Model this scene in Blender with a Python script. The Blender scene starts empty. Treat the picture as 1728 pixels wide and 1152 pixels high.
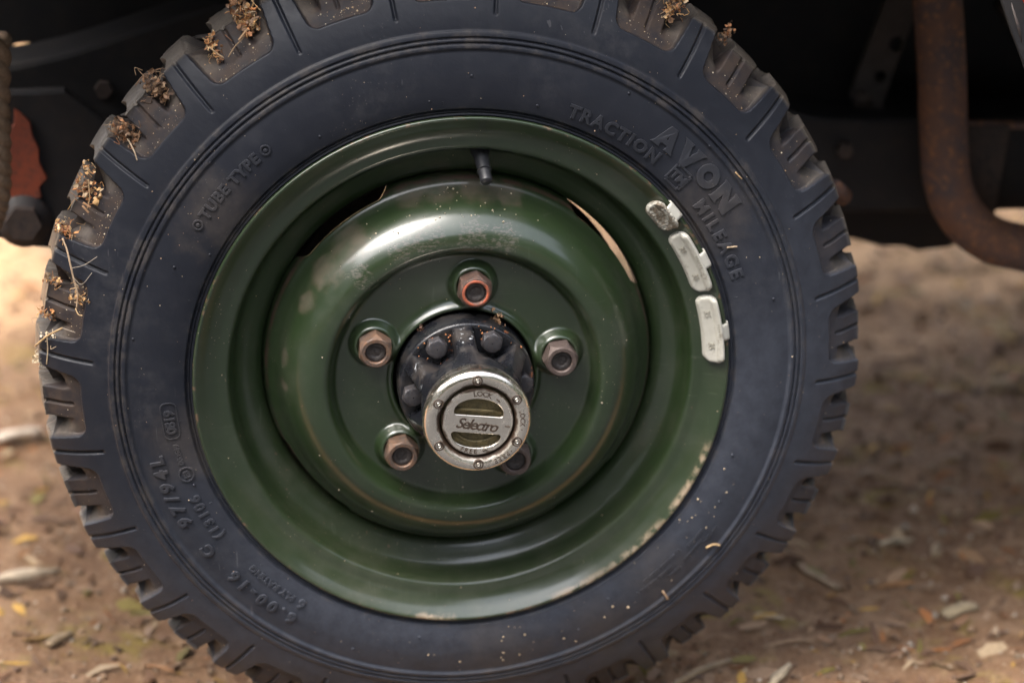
import bpy, math, random
import numpy as np
from mathutils import Vector, Matrix, Quaternion

SC = bpy.context.scene
COL = SC.collection
rad = math.radians
ZC = 0.350                      # height of the wheel centre above the ground

# ------------------------------------------------------------------ camera
def make_camera():
    elev, azim, dist = rad(21.63), rad(6.16), 2.0454
    O = Vector((0, 0, ZC))
    C = O + dist * Vector((-math.sin(azim) * math.cos(elev), -math.cos(azim) * math.cos(elev), math.sin(elev)))
    cd = bpy.data.cameras.new('camera')
    cd.lens, cd.sensor_width, cd.sensor_fit = 85, 36, 'HORIZONTAL'
    cd.clip_start, cd.clip_end = 0.05, 2000
    cd.dof.use_dof = True
    cd.dof.focus_distance = 1.985
    cd.dof.aperture_fstop = 2.9
    co = bpy.data.objects.new('camera', cd)
    COL.objects.link(co)
    look = (O - C).to_track_quat('-Z', 'Y')
    f = 85 / 36 * 1728
    v = Vector((782.8 - 864, -(637.3 - 576), -f)).normalized()
    corr = v.rotation_difference(Vector((0, 0, -1)))
    q = look @ corr @ Quaternion((0, 0, 1), rad(-0.73))
    co.rotation_mode = 'QUATERNION'
    co.rotation_quaternion = q
    co.location = C
    SC.camera = co
make_camera()

# ------------------------------------------------------------------ sky, sun, exposure
SUN_EL, SUN_AZ = rad(66), rad(-100)          # azimuth measured from +Y towards +X
w = bpy.data.worlds.new('World'); SC.world = w; w.use_nodes = True
wn = w.node_tree; wn.nodes.clear()
sky = wn.nodes.new('ShaderNodeTexSky'); sky.sky_type = 'NISHITA'; sky.sun_disc = False
sky.sun_elevation = SUN_EL; sky.sun_rotation = SUN_AZ
sky.air_density = 1.0; sky.dust_density = 6.0; sky.ozone_density = 1.0
hs = wn.nodes.new('ShaderNodeHueSaturation'); hs.inputs['Saturation'].default_value = 0.45
bg = wn.nodes.new('ShaderNodeBackground'); bg.inputs['Strength'].default_value = 0.13
wo = wn.nodes.new('ShaderNodeOutputWorld')
wn.links.new(sky.outputs[0], hs.inputs['Color']); wn.links.new(hs.outputs[0], bg.inputs['Color']); wn.links.new(bg.outputs[0], wo.inputs['Surface'])
sd = bpy.data.lights.new('sun', 'SUN'); sd.energy = 0.5; sd.angle = rad(45); sd.color = (1.0, 0.93, 0.82)
so = bpy.data.objects.new('sun', sd); COL.objects.link(so)
sdir = Vector((math.sin(SUN_AZ) * math.cos(SUN_EL), math.cos(SUN_AZ) * math.cos(SUN_EL), math.sin(SUN_EL)))
so.rotation_euler = (-sdir).to_track_quat('-Z', 'Y').to_euler(); so.location = sdir * 8
SC.view_settings.view_transform = 'Standard'; SC.view_settings.look = 'None'
SC.view_settings.gamma = 1.0; SC.view_settings.use_curve_mapping = False
SC.view_settings.exposure = 2.75
SC.render.engine = 'CYCLES'
SC.cycles.use_denoising = True
SC.cycles.max_bounces = 8

# ------------------------------------------------------------------ material helpers
class Mat:
    def __init__(s, name):
        s.m = bpy.data.materials.new(name); s.m.use_nodes = True
        s.nt = s.m.node_tree; s.b = s.nt.nodes['Principled BSDF']
        s.tc = None
    def n(s, t): return s.nt.nodes.new(t)
    def put(s, sock, v):
        if v is None: return
        if hasattr(v, 'links') or isinstance(v, bpy.types.NodeSocket): s.nt.links.new(v, sock)
        elif isinstance(v, (tuple, list)) and len(v) == 3 and sock.type == 'RGBA': sock.default_value = (*v, 1)
        else: sock.default_value = v
    def obj(s):
        if not s.tc: s.tc = s.n('ShaderNodeTexCoord')
        return s.tc.outputs['Object']
    def world(s): return s.n('ShaderNodeNewGeometry').outputs['Position']
    def noise(s, scale, detail=4, rough=.55, vec=None, dist=0):
        x = s.n('ShaderNodeTexNoise'); x.inputs['Scale'].default_value = scale; x.inputs['Detail'].default_value = detail
        x.inputs['Roughness'].default_value = rough; x.inputs['Distortion'].default_value = dist
        s.put(x.inputs['Vector'], vec if vec is not None else s.obj()); return x.outputs['Fac']
    def voro(s, scale, vec=None, feature='F1'):
        x = s.n('ShaderNodeTexVoronoi'); x.inputs['Scale'].default_value = scale; x.feature = feature
        s.put(x.inputs['Vector'], vec if vec is not None else s.obj()); return x.outputs['Distance']
    def ramp(s, fac, a, b, hi=1.0, lo=0.0):
        x = s.n('ShaderNodeMapRange'); x.interpolation_type = 'SMOOTHSTEP'
        s.put(x.inputs['Value'], fac); x.inputs['From Min'].default_value = a; x.inputs['From Max'].default_value = b
        x.inputs['To Min'].default_value = lo; x.inputs['To Max'].default_value = hi; return x.outputs[0]
    def math(s, op, a, b=0.0, clamp=False):
        x = s.n('ShaderNodeMath'); x.operation = op; x.use_clamp = clamp; s.put(x.inputs[0], a); s.put(x.inputs[1], b); return x.outputs[0]
    def mul(s, a, b): return s.math('MULTIPLY', a, b)
    def add(s, a, b): return s.math('ADD', a, b)
    def mix(s, f, a, b):
        x = s.n('ShaderNodeMix'); x.data_type = 'RGBA'; s.put(x.inputs[0], f); s.put(x.inputs[6], a); s.put(x.inputs[7], b); return x.outputs[2]
    def attr(s, name):
        x = s.n('ShaderNodeAttribute'); x.attribute_name = name; return x
    def vscale(s, v, k):
        x = s.n('ShaderNodeVectorMath'); x.operation = 'MULTIPLY'; s.put(x.inputs[0], v); x.inputs[1].default_value = k; return x.outputs[0]
    def dist(s, v, p):
        x = s.n('ShaderNodeVectorMath'); x.operation = 'DISTANCE'; s.put(x.inputs[0], v); x.inputs[1].default_value = p; return x.outputs['Value']
    def radius(s):   # distance from the axle in wheel coordinates
        x = s.n('ShaderNodeVectorMath'); x.operation = 'LENGTH'; s.put(x.inputs[0], s.vscale(s.obj(), (1, 0, 1))); return x.outputs['Value']
    def blobs(s, pts, amp=.6, scale=60, soft=.4):
        """noisy stains round given points (x, y, z, radius)"""
        nz = s.noise(scale, 5, .65); tot = None
        for (x, y, z, r) in pts:
            d = s.math('DIVIDE', s.dist(s.obj(), (x, y, z)), r)
            d = s.add(d, s.mul(s.math('SUBTRACT', nz, .5), amp * 2))
            m = s.ramp(d, 1.0, 1.0 - soft)
            tot = m if tot is None else s.math('MAXIMUM', tot, m)
        return tot
    def bump(s, h, strength=.5, dist=.001):
        x = s.n('ShaderNodeBump'); x.inputs['Strength'].default_value = strength; x.inputs['Distance'].default_value = dist
        s.put(x.inputs['Height'], h); s.nt.links.new(x.outputs[0], s.b.inputs['Normal']); return x
    def out(s, col=None, rough=None, metal=None, spec=None, coat=None, coat_rough=None):
        s.put(s.b.inputs['Base Color'], col); s.put(s.b.inputs['Roughness'], rough); s.put(s.b.inputs['Metallic'], metal)
        s.put(s.b.inputs['Specular IOR Level'], spec); s.put(s.b.inputs['Coat Weight'], coat); s.put(s.b.inputs['Coat Roughness'], coat_rough)
        return s.m

def m_rubber(name='rubber', paler=0.0):
    s = Mat(name)
    n1 = s.noise(9, 6, .6); n2 = s.noise(70, 5, .7); n3 = s.noise(420, 3, .6)
    pock = s.attr('pocket').outputs['Fac']; wear = s.attr('wear').outputs['Fac']
    base = s.mix(n1, (.0060, .0074, .0125), (.0105, .0128, .0205))
    haze = s.mul(s.ramp(n1, .45, .75), s.ramp(n2, .35, .75))
    base = s.mix(s.add(s.mul(haze, .40), .08), base, (.060, .058, .060))
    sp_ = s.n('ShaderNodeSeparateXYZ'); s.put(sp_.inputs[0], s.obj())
    lit_haze = s.mul(s.ramp(s.add(s.add(sp_.outputs['Z'], s.mul(sp_.outputs['X'], -.45)), s.mul(s.math('SUBTRACT', n1, .5), .30)), .14, -.20), s.ramp(n2, .2, .8, 1.0, .5))
    base = s.mix(s.mul(lit_haze, .90), base, (.062, .068, .086))  # dust haze that also paints in the brighter light low and right
    mud = s.blobs([(.205, .004, .135, .055), (.17, .004, -.20, .05), (.03, .003, -.262, .06), (.12, .003, -.245, .05), (-.20, .004, .155, .05), (-.235, .003, -.05, .05)], .8, 45, .9)
    base = s.mix(s.mul(mud, s.mul(n2, .55)), base, (.10, .080, .064))
    gx_ = s.n('ShaderNodeSeparateXYZ'); s.put(gx_.inputs[0], s.obj())
    upl = s.ramp(s.add(gx_.outputs['Z'], s.mul(gx_.outputs['X'], -.5)), -.10, .22, 1.0, .42)
    pm = s.mul(s.mul(pock, upl), s.ramp(s.add(n2, s.mul(n1, .5)), 0.50, .98, .95, .12))
    base = s.mix(pm, base, (.062, .042, .031))
    wm = s.mul(wear, s.ramp(n3, .25, .6, .95, .5))
    base = s.mix(wm, base, (.125, .105, .085))
    rr_ = s.radius(); gv = s.mul(s.mul(s.ramp(rr_, .2815, .2845), s.ramp(rr_, .3000, .2965)), s.ramp(n2, .45, .70))
    gv = s.math('MAXIMUM', gv, s.mul(s.mul(s.ramp(rr_, .2295, .2315), s.ramp(rr_, .2375, .2345)), s.ramp(n2, .48, .70)))
    base = s.mix(s.mul(gv, .40), base, (.085, .070, .058))
    if paler: base = s.mix(paler, base, (.070, .070, .075))
    # fine pale scuffs and dust specks
    v = s.voro(260); sp = s.mul(s.ramp(v, .16, .07), s.ramp(s.noise(17, 3), .50, .66))
    base = s.mix(s.mul(sp, .35), base, (.16, .14, .115))
    sc = s.noise(30, 2, .4, s.vscale(s.obj(), (9, 9, .6))); scr = s.mul(s.ramp(sc, .72, .76), s.ramp(n1, .5, .6))
    base = s.mix(s.mul(scr, .28), base, (.16, .155, .16))
    s.bump(s.add(s.mul(n3, .5), s.mul(n2, .8)), .22, .0008)
    return s.out(base, s.add(s.ramp(n2, .3, .8, .56, .40), s.mul(pock, .18)), spec=.28)

def paint(name, c1, c2, dirt=True):
    s = Mat(name)
    n1 = s.noise(7, 5, .6); n2 = s.noise(60, 5, .65); n3 = s.noise(380, 3)
    base = s.mix(n1, c1, c2)
    r = s.radius()
    rough = s.ramp(n2, .3, .8, .42, .28)
    if dirt:
        # brown road dust held on top of the pressed disc, near the valve and on the upper left shoulder
        st = s.blobs([(-.04, .03, .158, .02), (-.015, .03, .162, .024), (.015, .03, .162, .026), (.043, .028, .155, .018),
                      (-.092, .02, .118, .026), (-.112, .015, .098, .022), (-.128, .013, .07, .014), (-.146, .02, .02, .010), (-.147, .02, -.004, .009)], .75, 75, .55)
        base = s.mix(s.mul(st, s.ramp(n2, .25, .65, .70, .10)), base, (.080, .062, .042))
        rough = s.math('MAXIMUM', rough, s.mul(st, .6))
        # scuffed patches on the crown of the disc
        sf = s.blobs([(.008, -.006, .128, .016), (.034, -.006, .125, .015), (-.030, -.006, .127, .016), (-.052, -.005, .118, .012), (-.085, -.002, .095, .013)], 1.1, 120, .25)
        fine = s.ramp(s.noise(260, 4, .7, s.vscale(s.obj(), (1, 1, 2.2))), .46, .60)
        sm = s.mul(sf, fine)
        base = s.mix(s.mul(sm, .75), base, (.085, .075, .06)); rough = s.math('MAXIMUM', rough, s.mul(sm, .62))
        # pale dry mud along the lower right of the flange, rust bites on the lip
        band = s.mul(s.ramp(r, .2205, .2245), s.ramp(r, .2290, .2270))
        low = s.blobs([(.185, 0, -.12, .05), (.15, 0, -.165, .05), (.10, 0, -.20, .045), (-.03, 0, -.222, .03), (.20, 0, -.085, .03)], .5, 30, .8)
        mudm = s.mul(band, s.mul(low, s.ramp(n2, .42, .58)))
        base = s.mix(s.mul(mudm, .9), base, (.30, .225, .15)); rough = s.math('MAXIMUM', rough, s.mul(mudm, .8))
        lip = s.mul(s.ramp(r, .2245, .2265), s.ramp(n2, .55, .62))
        base = s.mix(s.mul(lip, .7), base, (.14, .075, .045))
        # settled dust low in the rim well, also painting in its pale highlights
        sz3 = s.n('ShaderNodeSeparateXYZ'); s.put(sz3.inputs[0], s.obj())
        lit_dust = s.mul(s.ramp(sz3.outputs['Z'], -.06, -.20), s.mul(s.ramp(r, .168, .180), s.ramp(n2, .30, .70, 1.0, .35)))
        base = s.mix(s.mul(lit_dust, .14), base, (.17, .155, .115))
        # brown line of rust where the disc edge meets the rim
        rl = s.mul(s.ramp(s.math('ABSOLUTE', s.math('SUBTRACT', r, .1655)), .0016, .0006), s.ramp(n2, .38, .55))
        base = s.mix(s.mul(rl, .85), base, (.06, .03, .022))
    sx_ = s.noise(22, 2, .4, s.vscale(s.obj(), (14, 3, .8))); sz_ = s.noise(19, 2, .4, s.vscale(s.obj(), (.9, 3, 15)))
    scr = s.mul(s.math('MAXIMUM', s.ramp(sx_, .70, .73), s.ramp(sz_, .71, .74)), s.ramp(n1, .44, .6))
    base = s.mix(s.mul(scr, .14), base, (.13, .14, .11)); rough = s.math('MAXIMUM', rough, s.mul(scr, .38))
    chip = s.mul(s.ramp(s.noise(150, 3, .6), .70, .73), s.ramp(n1, .48, .62)); base = s.mix(s.mul(chip, .8), base, (.13, .075, .05))
    sp = s.mul(s.ramp(s.voro(210), .14, .06), s.ramp(s.noise(13, 2), .52, .64))
    base = s.mix(s.mul(sp, .7), base, (.24, .19, .14))
    dust = s.ramp(s.noise(16, 6, .7), .45, .8, .16, .02)
    base = s.mix(dust, base, (.16, .145, .12))
    s.bump(s.add(s.mul(n2, .5), s.mul(n3, .3)), .13, .0007)
    s.b.inputs['Coat IOR'].default_value = 1.6
    return s.out(base, rough, spec=.4, coat=.65, coat_rough=.15)

def m_blackpaint(name='black_paint', flake=True):
    s = Mat(name)
    n1 = s.noise(40, 5, .6); n2 = s.noise(220, 4, .7)
    base = s.mix(n1, (.005, .0055, .0075), (.011, .0115, .014)) if flake else s.mix(n1, (.009, .0095, .013), (.024, .021, .020))
    dirt = s.ramp(n1, .48, .68)
    base = s.mix(s.mul(dirt, .45 if flake else .12), base, (.050, .039, .031))
    rough = s.ramp(n1, .4, .65, .50, .20)
    if flake:
        fl = s.mul(s.ramp(n2, .60, .65, .7), s.blobs([(-.002, -.035, .050, .016), (-.045, -.04, .022, .012), (.006, -.03, .056, .01), (-.036, -.05, .018, .012)], 1.0, 90, .5))
        base = s.mix(fl, base, (.42, .44, .46))
        ru = s.mul(s.ramp(s.noise(110, 3), .60, .66), s.blobs([(-.024, -.024, .038, .018), (.03, -.022, .05, .02), (.05, -.022, .01, .015)], .8, 80, .6))
        base = s.mix(s.mul(ru, .8), base, (.22, .08, .035))
    s.bump(s.add(n1, s.mul(n2, .4)), .35, .0012)
    return s.out(base, rough if flake else .7, spec=.5 if flake else .35)

def m_rust(name, c1, c2, c3, scale=60, rough=.75, metal=.0):
    s = Mat(name)
    n1 = s.noise(scale, 6, .7); n2 = s.noise(scale * 6, 4, .7)
    base = s.mix(s.ramp(n1, .35, .65), c1, c2)
    base = s.mix(s.ramp(n2, .5, .7), base, c3)
    s.bump(s.add(n1, s.mul(n2, .6)), .5, .0012)
    return s.out(base, rough, metal)

def m_chrome():
    s = Mat('worn_chrome')
    n1 = s.noise(55, 6, .7); n2 = s.noise(420, 4, .7)
    base = s.mix(n1, (.76, .68, .57), (.88, .82, .73))
    r = s.radius()
    # brown grime packed into the seam round the dial
    seam = s.ramp(s.add(s.math('ABSOLUTE', s.math('SUBTRACT', r, .0305)), s.mul(s.math('SUBTRACT', n1, .5), .010)),   .0050, .0014)
    low = s.ramp(s.add(s.dist(s.obj(), (.008, -.098, -.030)), s.mul(s.math('SUBTRACT', n1, .5), .03)), .020, .006)
    gr = s.math('MAXIMUM', seam, s.mul(low, s.ramp(n2, .44, .66, .7)))
    pit = s.mul(s.ramp(n2, .56, .63), s.ramp(n1, .46, .60))
    gr = s.math('MAXIMUM', gr, s.mul(pit, .40))
    base = s.mix(gr, base, (.040, .020, .009))
    s.bump(s.add(s.mul(n1, .4), n2), .12, .0005)
    return s.out(base, s.math('MAXIMUM', s.ramp(n1, .3, .7, .28, .17), s.mul(gr, .7)), s.math('SUBTRACT', 1.0, s.mul(gr, .9)))

def m_plain(name, c1, c2, rough=.6, metal=0, scale=80, bump=.3, bd=.001):
    s = Mat(name); n = s.noise(scale, 5, .65); s.bump(n, bump, bd)
    return s.out(s.mix(s.ramp(n, .3, .7), c1, c2), rough, metal)

def m_weight(dirty):
    s = Mat('weight_paint_dirty' if dirty else 'weight_paint')
    n1 = s.noise(120, 5, .7); n2 = s.noise(420, 3)
    base = s.mix(n1, (.40, .385, .33), (.50, .48, .42))
    lo, hi = (.40, .54) if dirty else (.57, .68)
    base = s.mix(s.mul(s.ramp(n1, lo, hi), .9 if dirty else .5), base, (.13, .095, .06))
    s.bump(s.add(n1, s.mul(n2, .3)), .8 if dirty else .25, .0012)
    return s.out(base, .55)

def m_ground():
    s = Mat('dirt'); P = s.world()
    n0 = s.noise(.55, 4, .6, P); n1 = s.noise(5, 6, .65, P); n2 = s.noise(38, 6, .7, P); n3 = s.noise(190, 4, .7, P)
    base = s.mix(s.ramp(n1, .3, .7), (.140, .072, .038), (.275, .158, .086))
    base = s.mix(s.mul(s.ramp(n2, .45, .68), .6), base, (.38, .245, .150))
    base = s.mix(s.mul(s.ramp(n3, .56, .70), .55), base, (.42, .32, .23))
    base = s.mix(s.mul(s.ramp(n3, .44, .30), .6), base, (.050, .030, .020))
    # far sand painted brighter in place of daylight, thin grass here and there
    sep = s.n('ShaderNodeSeparateXYZ'); s.put(sep.inputs[0], P)
    far = s.ramp(s.add(sep.outputs['Y'], s.mul(s.math('SUBTRACT', n1, .5), .8)), .80, 1.35)
    base = s.mix(s.mul(far, .85), base, s.mix(n2, (.56, .33, .17), (.68, .43, .24)))
    gr = s.mul(s.ramp(s.noise(7, 5, .7, P), .53, .64), s.ramp(n2, .38, .58))
    base = s.mix(s.mul(gr, .85), base, s.mix(n3, (.16, .115, .022), (.28, .20, .045)))
    s.bump(s.add(n2, s.mul(n3, .5)), .9, .010)
    return s.out(base, .9, spec=.25)

def m_attr(name, rough=.8, trans=0):
    s = Mat(name); c = s.attr('tint').outputs['Color']
    n = s.noise(350, 4, .7, s.world())
    x = s.n('ShaderNodeHueSaturation'); s.put(x.inputs['Color'], c); s.put(x.inputs['Value'], s.ramp(n, .2, .8, 1.3, .65))
    s.bump(n, .3, .0005)
    return s.out(x.outputs[0], rough, spec=.3)

MT = {}
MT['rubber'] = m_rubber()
MT['letter'] = m_rubber('letter_rubber', .16)  # raised letters mixed slightly paler than the sidewall
MT['green'] = paint('green_paint', (.0118, .0240, .0080), (.0170, .0315, .0105))
MT['black'] = m_blackpaint()
MT['black2'] = m_blackpaint('black_chassis', False)
MT['chrome'] = m_chrome()
MT['brass'] = m_rust('grimy_brass', (.17, .135, .065), (.10, .082, .042), (.045, .034, .018), 160, .55, .5)
MT['ink'] = m_plain('engraved_grime', (.030, .018, .012), (.055, .034, .02), .7)
MT['nutA'] = m_rust('nut_red_rust', (.090, .055, .042), (.050, .037, .033), (.19, .075, .038), 130, .6, .25)
MT['nutB'] = m_rust('nut_orange_rust', (.155, .092, .058), (.080, .062, .054), (.20, .095, .05), 90, .55, .3)
MT['nutC'] = m_rust('nut_brown', (.085, .062, .055), (.12, .088, .075), (.05, .035, .03), 120, .55, .3)
MT['nutring'] = m_rust('nut_orange_paint', (.40, .085, .035), (.13, .065, .045), (.22, .07, .04), 150, .6)
MT['stud'] = m_rust('stud_dark', (.030, .026, .026), (.055, .046, .042), (.02, .015, .013), 220, .5, .3)
MT['bolt'] = m_rust('bolt_dark', (.034, .034, .040), (.055, .052, .055), (.075, .05, .038), 150, .5, .25)
MT['stamp'] = m_plain('stamped_dark', (.27, .25, .20), (.34, .32, .27), .6)  # stamped figures coloured darker than the weights
MT['weight'] = m_weight(False); MT['weight_dirty'] = m_weight(True)
MT['valve'] = m_plain('valve_rubber', (.012, .013, .016), (.025, .025, .028), .42)
MT['ground'] = m_ground()
MT['tint'] = m_attr('dry_litter'); MT['stone'] = m_attr('stone', .75)
MT['pipe'] = m_rust('rusty_exhaust', (.190, .100, .070), (.090, .074, .082), (.33, .16, .08), 20, .7, .1)
MT['rustred'] = m_rust('red_rust', (.30, .065, .028), (.20, .05, .03), (.10, .04, .028), 35, .7)
MT['rustdark'] = m_rust('dark_rust', (.045, .034, .030), (.075, .050, .040), (.022, .02, .022), 30, .7)
MT['panel'] = m_blackpaint('black_body_paint', False)
MT['bracket'] = m_plain('grey_bracket', (.040, .034, .032), (.06, .05, .046), .7)
MT['rope'] = m_plain('rope_fibre', (.19, .125, .08), (.29, .20, .13), .85, 0, 300, .6)
MT['red'] = m_plain('red_plastic', (.55, .03, .012), (.65, .05, .02), .3)
MT['spring'] = m_rust('leaf_spring', (.026, .024, .026), (.045, .036, .034), (.06, .035, .026), 40, .6)

# ------------------------------------------------------------------ mesh helpers
def tag(o, label=None, cat=None, group=None, kind=None):
    if label: o['label'] = label
    if cat: o['category'] = cat
    if group: o['group'] = group
    if kind: o['kind'] = kind
    return o
def link(name, me, parent=None, mat=None):
    o = bpy.data.objects.new(name, me); COL.objects.link(o)
    if parent: o.parent = parent
    if mat is not None and me is not None and not me.materials: me.materials.append(mat)
    return o
def empty(name, loc=(0, 0, 0)):
    o = bpy.data.objects.new(name, None); COL.objects.link(o); o.location = loc; o.empty_display_size = .05; return o
def mk(name, V, F, mat, parent=None, smooth=True, normals=None, attrs=None, loc=None, sharp=None):
    me = bpy.data.meshes.new(name)
    V = np.asarray(V, dtype=np.float32).reshape(-1, 3)
    if isinstance(F, np.ndarray):
        me.vertices.add(len(V)); me.vertices.foreach_set('co', V.ravel())
        k = F.shape[1]; me.loops.add(F.size); me.loops.foreach_set('vertex_index', F.astype(np.int32).ravel())
        me.polygons.add(len(F)); me.polygons.foreach_set('loop_start', np.arange(0, F.size, k, dtype=np.int32))
        me.update(calc_edges=True)
    else:
        me.from_pydata(V.tolist(), [], F); me.update()
    if smooth: me.polygons.foreach_set('use_smooth', np.ones(len(me.polygons), dtype=bool))
    if attrs:
        for an, (typ, arr) in attrs.items():
            a = me.attributes.new(an, typ, 'POINT')
            if typ == 'FLOAT': a.data.foreach_set('value', np.asarray(arr, np.float32).ravel())
            else: a.data.foreach_set('color', np.asarray(arr, np.float32).ravel())
    if sharp is not None: me.set_sharp_from_angle(angle=rad(sharp))
    if normals is not None: me.normals_split_custom_set_from_vertices(np.asarray(normals, np.float64).tolist())
    me.validate()
    o = link(name, me, parent, mat)
    if loc is not None: o.location = loc
    return o
def smooth_profile(P, step=.0012):
    """Catmull-Rom through (r, d) points given in mm, result in metres"""
    P = np.array(P, float) / 1000
    Q = np.vstack([2 * P[0] - P[1], P, 2 * P[-1] - P[-2]]); out = []
    for i in range(1, len(Q) - 2):
        p0, p1, p2, p3 = Q[i - 1], Q[i], Q[i + 1], Q[i + 2]
        n = max(2, int(np.linalg.norm(p2 - p1) / step) + 1)
        for t in np.linspace(0, 1, n, endpoint=False):
            out.append(.5 * ((2 * p1) + (-p0 + p2) * t + (2 * p0 - 5 * p1 + 4 * p2 - p3) * t * t + (-p0 + 3 * p1 - 3 * p2 + p3) * t ** 3))
    out.append(P[-1]); return np.array(out)
def grid_faces(ns, nt, closed=True):
    a = np.arange(ns - 1)[:, None]; b = np.arange(nt if closed else nt - 1)[None, :]; b2 = (b + 1) % nt
    f = np.stack([a * nt + b, (a + 1) * nt + b, (a + 1) * nt + b2, a * nt + b2], -1); return f.reshape(-1, 4)
def lathe_verts(P, n, c=(0, 0)):
    t = np.linspace(0, 2 * np.pi, n, endpoint=False); r = P[:, 0][:, None]; d = P[:, 1][:, None] + 0 * t[None]
    return np.stack([c[0] + r * np.cos(t), d, c[1] + r * np.sin(t)], -1)
def lathe(name, P, n, mat, parent, sharp=None, c=(0, 0)):
    return mk(name, lathe_verts(P, n, c).reshape(-1, 3), grid_faces(len(P), n), mat, parent, sharp=sharp)
def sstep(a, b, x):
    t = np.clip((x - a) / (b - a), 0, 1); return t * t * (3 - 2 * t)
def curve_mesh(polys=None, text=None, size=1, extrude=.001, bevel=0, width=None, shear=0, offset=0, res=3, cyc=True):
    """fill closed 2-D outlines (or a line of text); returns verts, faces in the XY plane, extruded along +-Z"""
    if text is not None:
        cu = bpy.data.curves.new('tmp', 'FONT'); cu.body = text; cu.size = size; cu.align_x = 'CENTER'; cu.align_y = 'CENTER'; cu.shear = shear; cu.offset = offset
    else:
        cu = bpy.data.curves.new('tmp', 'CURVE'); cu.dimensions = '2D'; cu.fill_mode = 'BOTH'
        for p in polys:
            sp = cu.splines.new('POLY'); sp.points.add(len(p) - 1)
            for q, (x, y) in zip(sp.points, p): q.co = (x, y, 0, 1)
            sp.use_cyclic_u = True
    cu.extrude = extrude; cu.bevel_depth = bevel; cu.bevel_resolution = 1; cu.resolution_u = res
    o = bpy.data.objects.new('tmp', cu); COL.objects.link(o)
    def get():
        bpy.context.view_layer.update()
        e = o.evaluated_get(bpy.context.evaluated_depsgraph_get()); me = e.to_mesh()
        V = np.array([v.co[:] for v in me.vertices]); F = [list(p.vertices) for p in me.polygons]; e.to_mesh_clear(); return V, F
    V, F = get()
    if text is not None and width and len(text) > 1:
        for _ in range(3):
            w0 = V[:, 0].max() - V[:, 0].min(); cu.space_character = max(.3, cu.space_character * (1 + 1.0 * (width - w0) / w0)) if abs(width - w0) > .0003 else cu.space_character
            V, F = get()
    V[:, 0] -= (V[:, 0].max() + V[:, 0].min()) / 2
    bpy.data.objects.remove(o); bpy.data.curves.remove(cu)
    return V, F
def bend(V, r0, th, dsurf, cw=True, lift=0):
    """wrap flat lettering round the axle: reading clockwise with tops outward, or the other way round"""
    x, y, z = V[:, 0], V[:, 1], V[:, 2]
    t = rad(th) + (-x / r0 if cw else x / r0); r = r0 + (y if cw else -y)
    d = dsurf(r) - z - lift
    return np.stack([r * np.cos(t), d, r * np.sin(t)], -1)
def tube(path, radii, n=10, caps=True):
    path = [Vector(p) for p in path]; V = []; F = []
    if not hasattr(radii, '__len__'): radii = [radii] * len(path)
    up = Vector((0.13, 0.2, 1)).normalized()
    for i, p in enumerate(path):
        t = (path[min(i + 1, len(path) - 1)] - path[max(i - 1, 0)]).normalized()
        a = up.cross(t)
        if a.length < 1e-4: a = Vector((1, 0, 0)).cross(t)
        a.normalize(); b = t.cross(a)
        for k in range(n):
            an = 2 * math.pi * k / n; V.append(p + (a * math.cos(an) + b * math.sin(an)) * radii[i])
    for i in range(len(path) - 1):
        for k in range(n):
            F.append([i * n + k, i * n + (k + 1) % n, (i + 1) * n + (k + 1) % n, (i + 1) * n + k])
    if caps: F.append(list(range(n))[::-1]); F.append([(len(path) - 1) * n + k for k in range(n)])
    return [v[:] for v in V], F
def crom(pts, n=8):
    P = [Vector(p) for p in pts]; Q = [2 * P[0] - P[1]] + P + [2 * P[-1] - P[-2]]; out = []
    for i in range(1, len(Q) - 2):
        for j in range(n):
            t = j / n; a, b, c, d = Q[i - 1], Q[i], Q[i + 1], Q[i + 2]
            out.append(.5 * ((2 * b) + (c - a) * t + (2 * a - 5 * b + 4 * c - d) * t * t + (3 * b - a - 3 * c + d) * t ** 3))
    return out + [P[-1]]
def plate(name, outline, y0, thick, mat, parent, holes=(), bevel=.002):
    """vertical plate in the XZ plane: outline in (x, z), thickness along Y"""
    V, F = curve_mesh([outline] + list(holes), extrude=thick / 2, bevel=bevel)
    xm = (min(p[0] for p in outline) + max(p[0] for p in outline)) / 2
    V[:, 0] += xm - (V[:, 0].max() + V[:, 0].min()) / 2
    W = np.stack([V[:, 0], y0 + V[:, 2], V[:, 1]], -1)
    return mk(name, W, F, mat, parent, smooth=False)
def box(name, lo, hi, mat, parent, bev=.006):
    x0, y0, z0 = lo; x1, y1, z1 = hi
    V = [(x, y, z) for x in (x0, x1) for y in (y0, y1) for z in (z0, z1)]
    F = [[0, 1, 3, 2], [4, 6, 7, 5], [0, 4, 5, 1], [2, 3, 7, 6], [0, 2, 6, 4], [1, 5, 7, 3]]
    o = mk(name, V, F, mat, parent, smooth=False)
    if bev:
        m = o.modifiers.new('bevel', 'BEVEL'); m.width = bev; m.segments = 2
    return o

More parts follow.
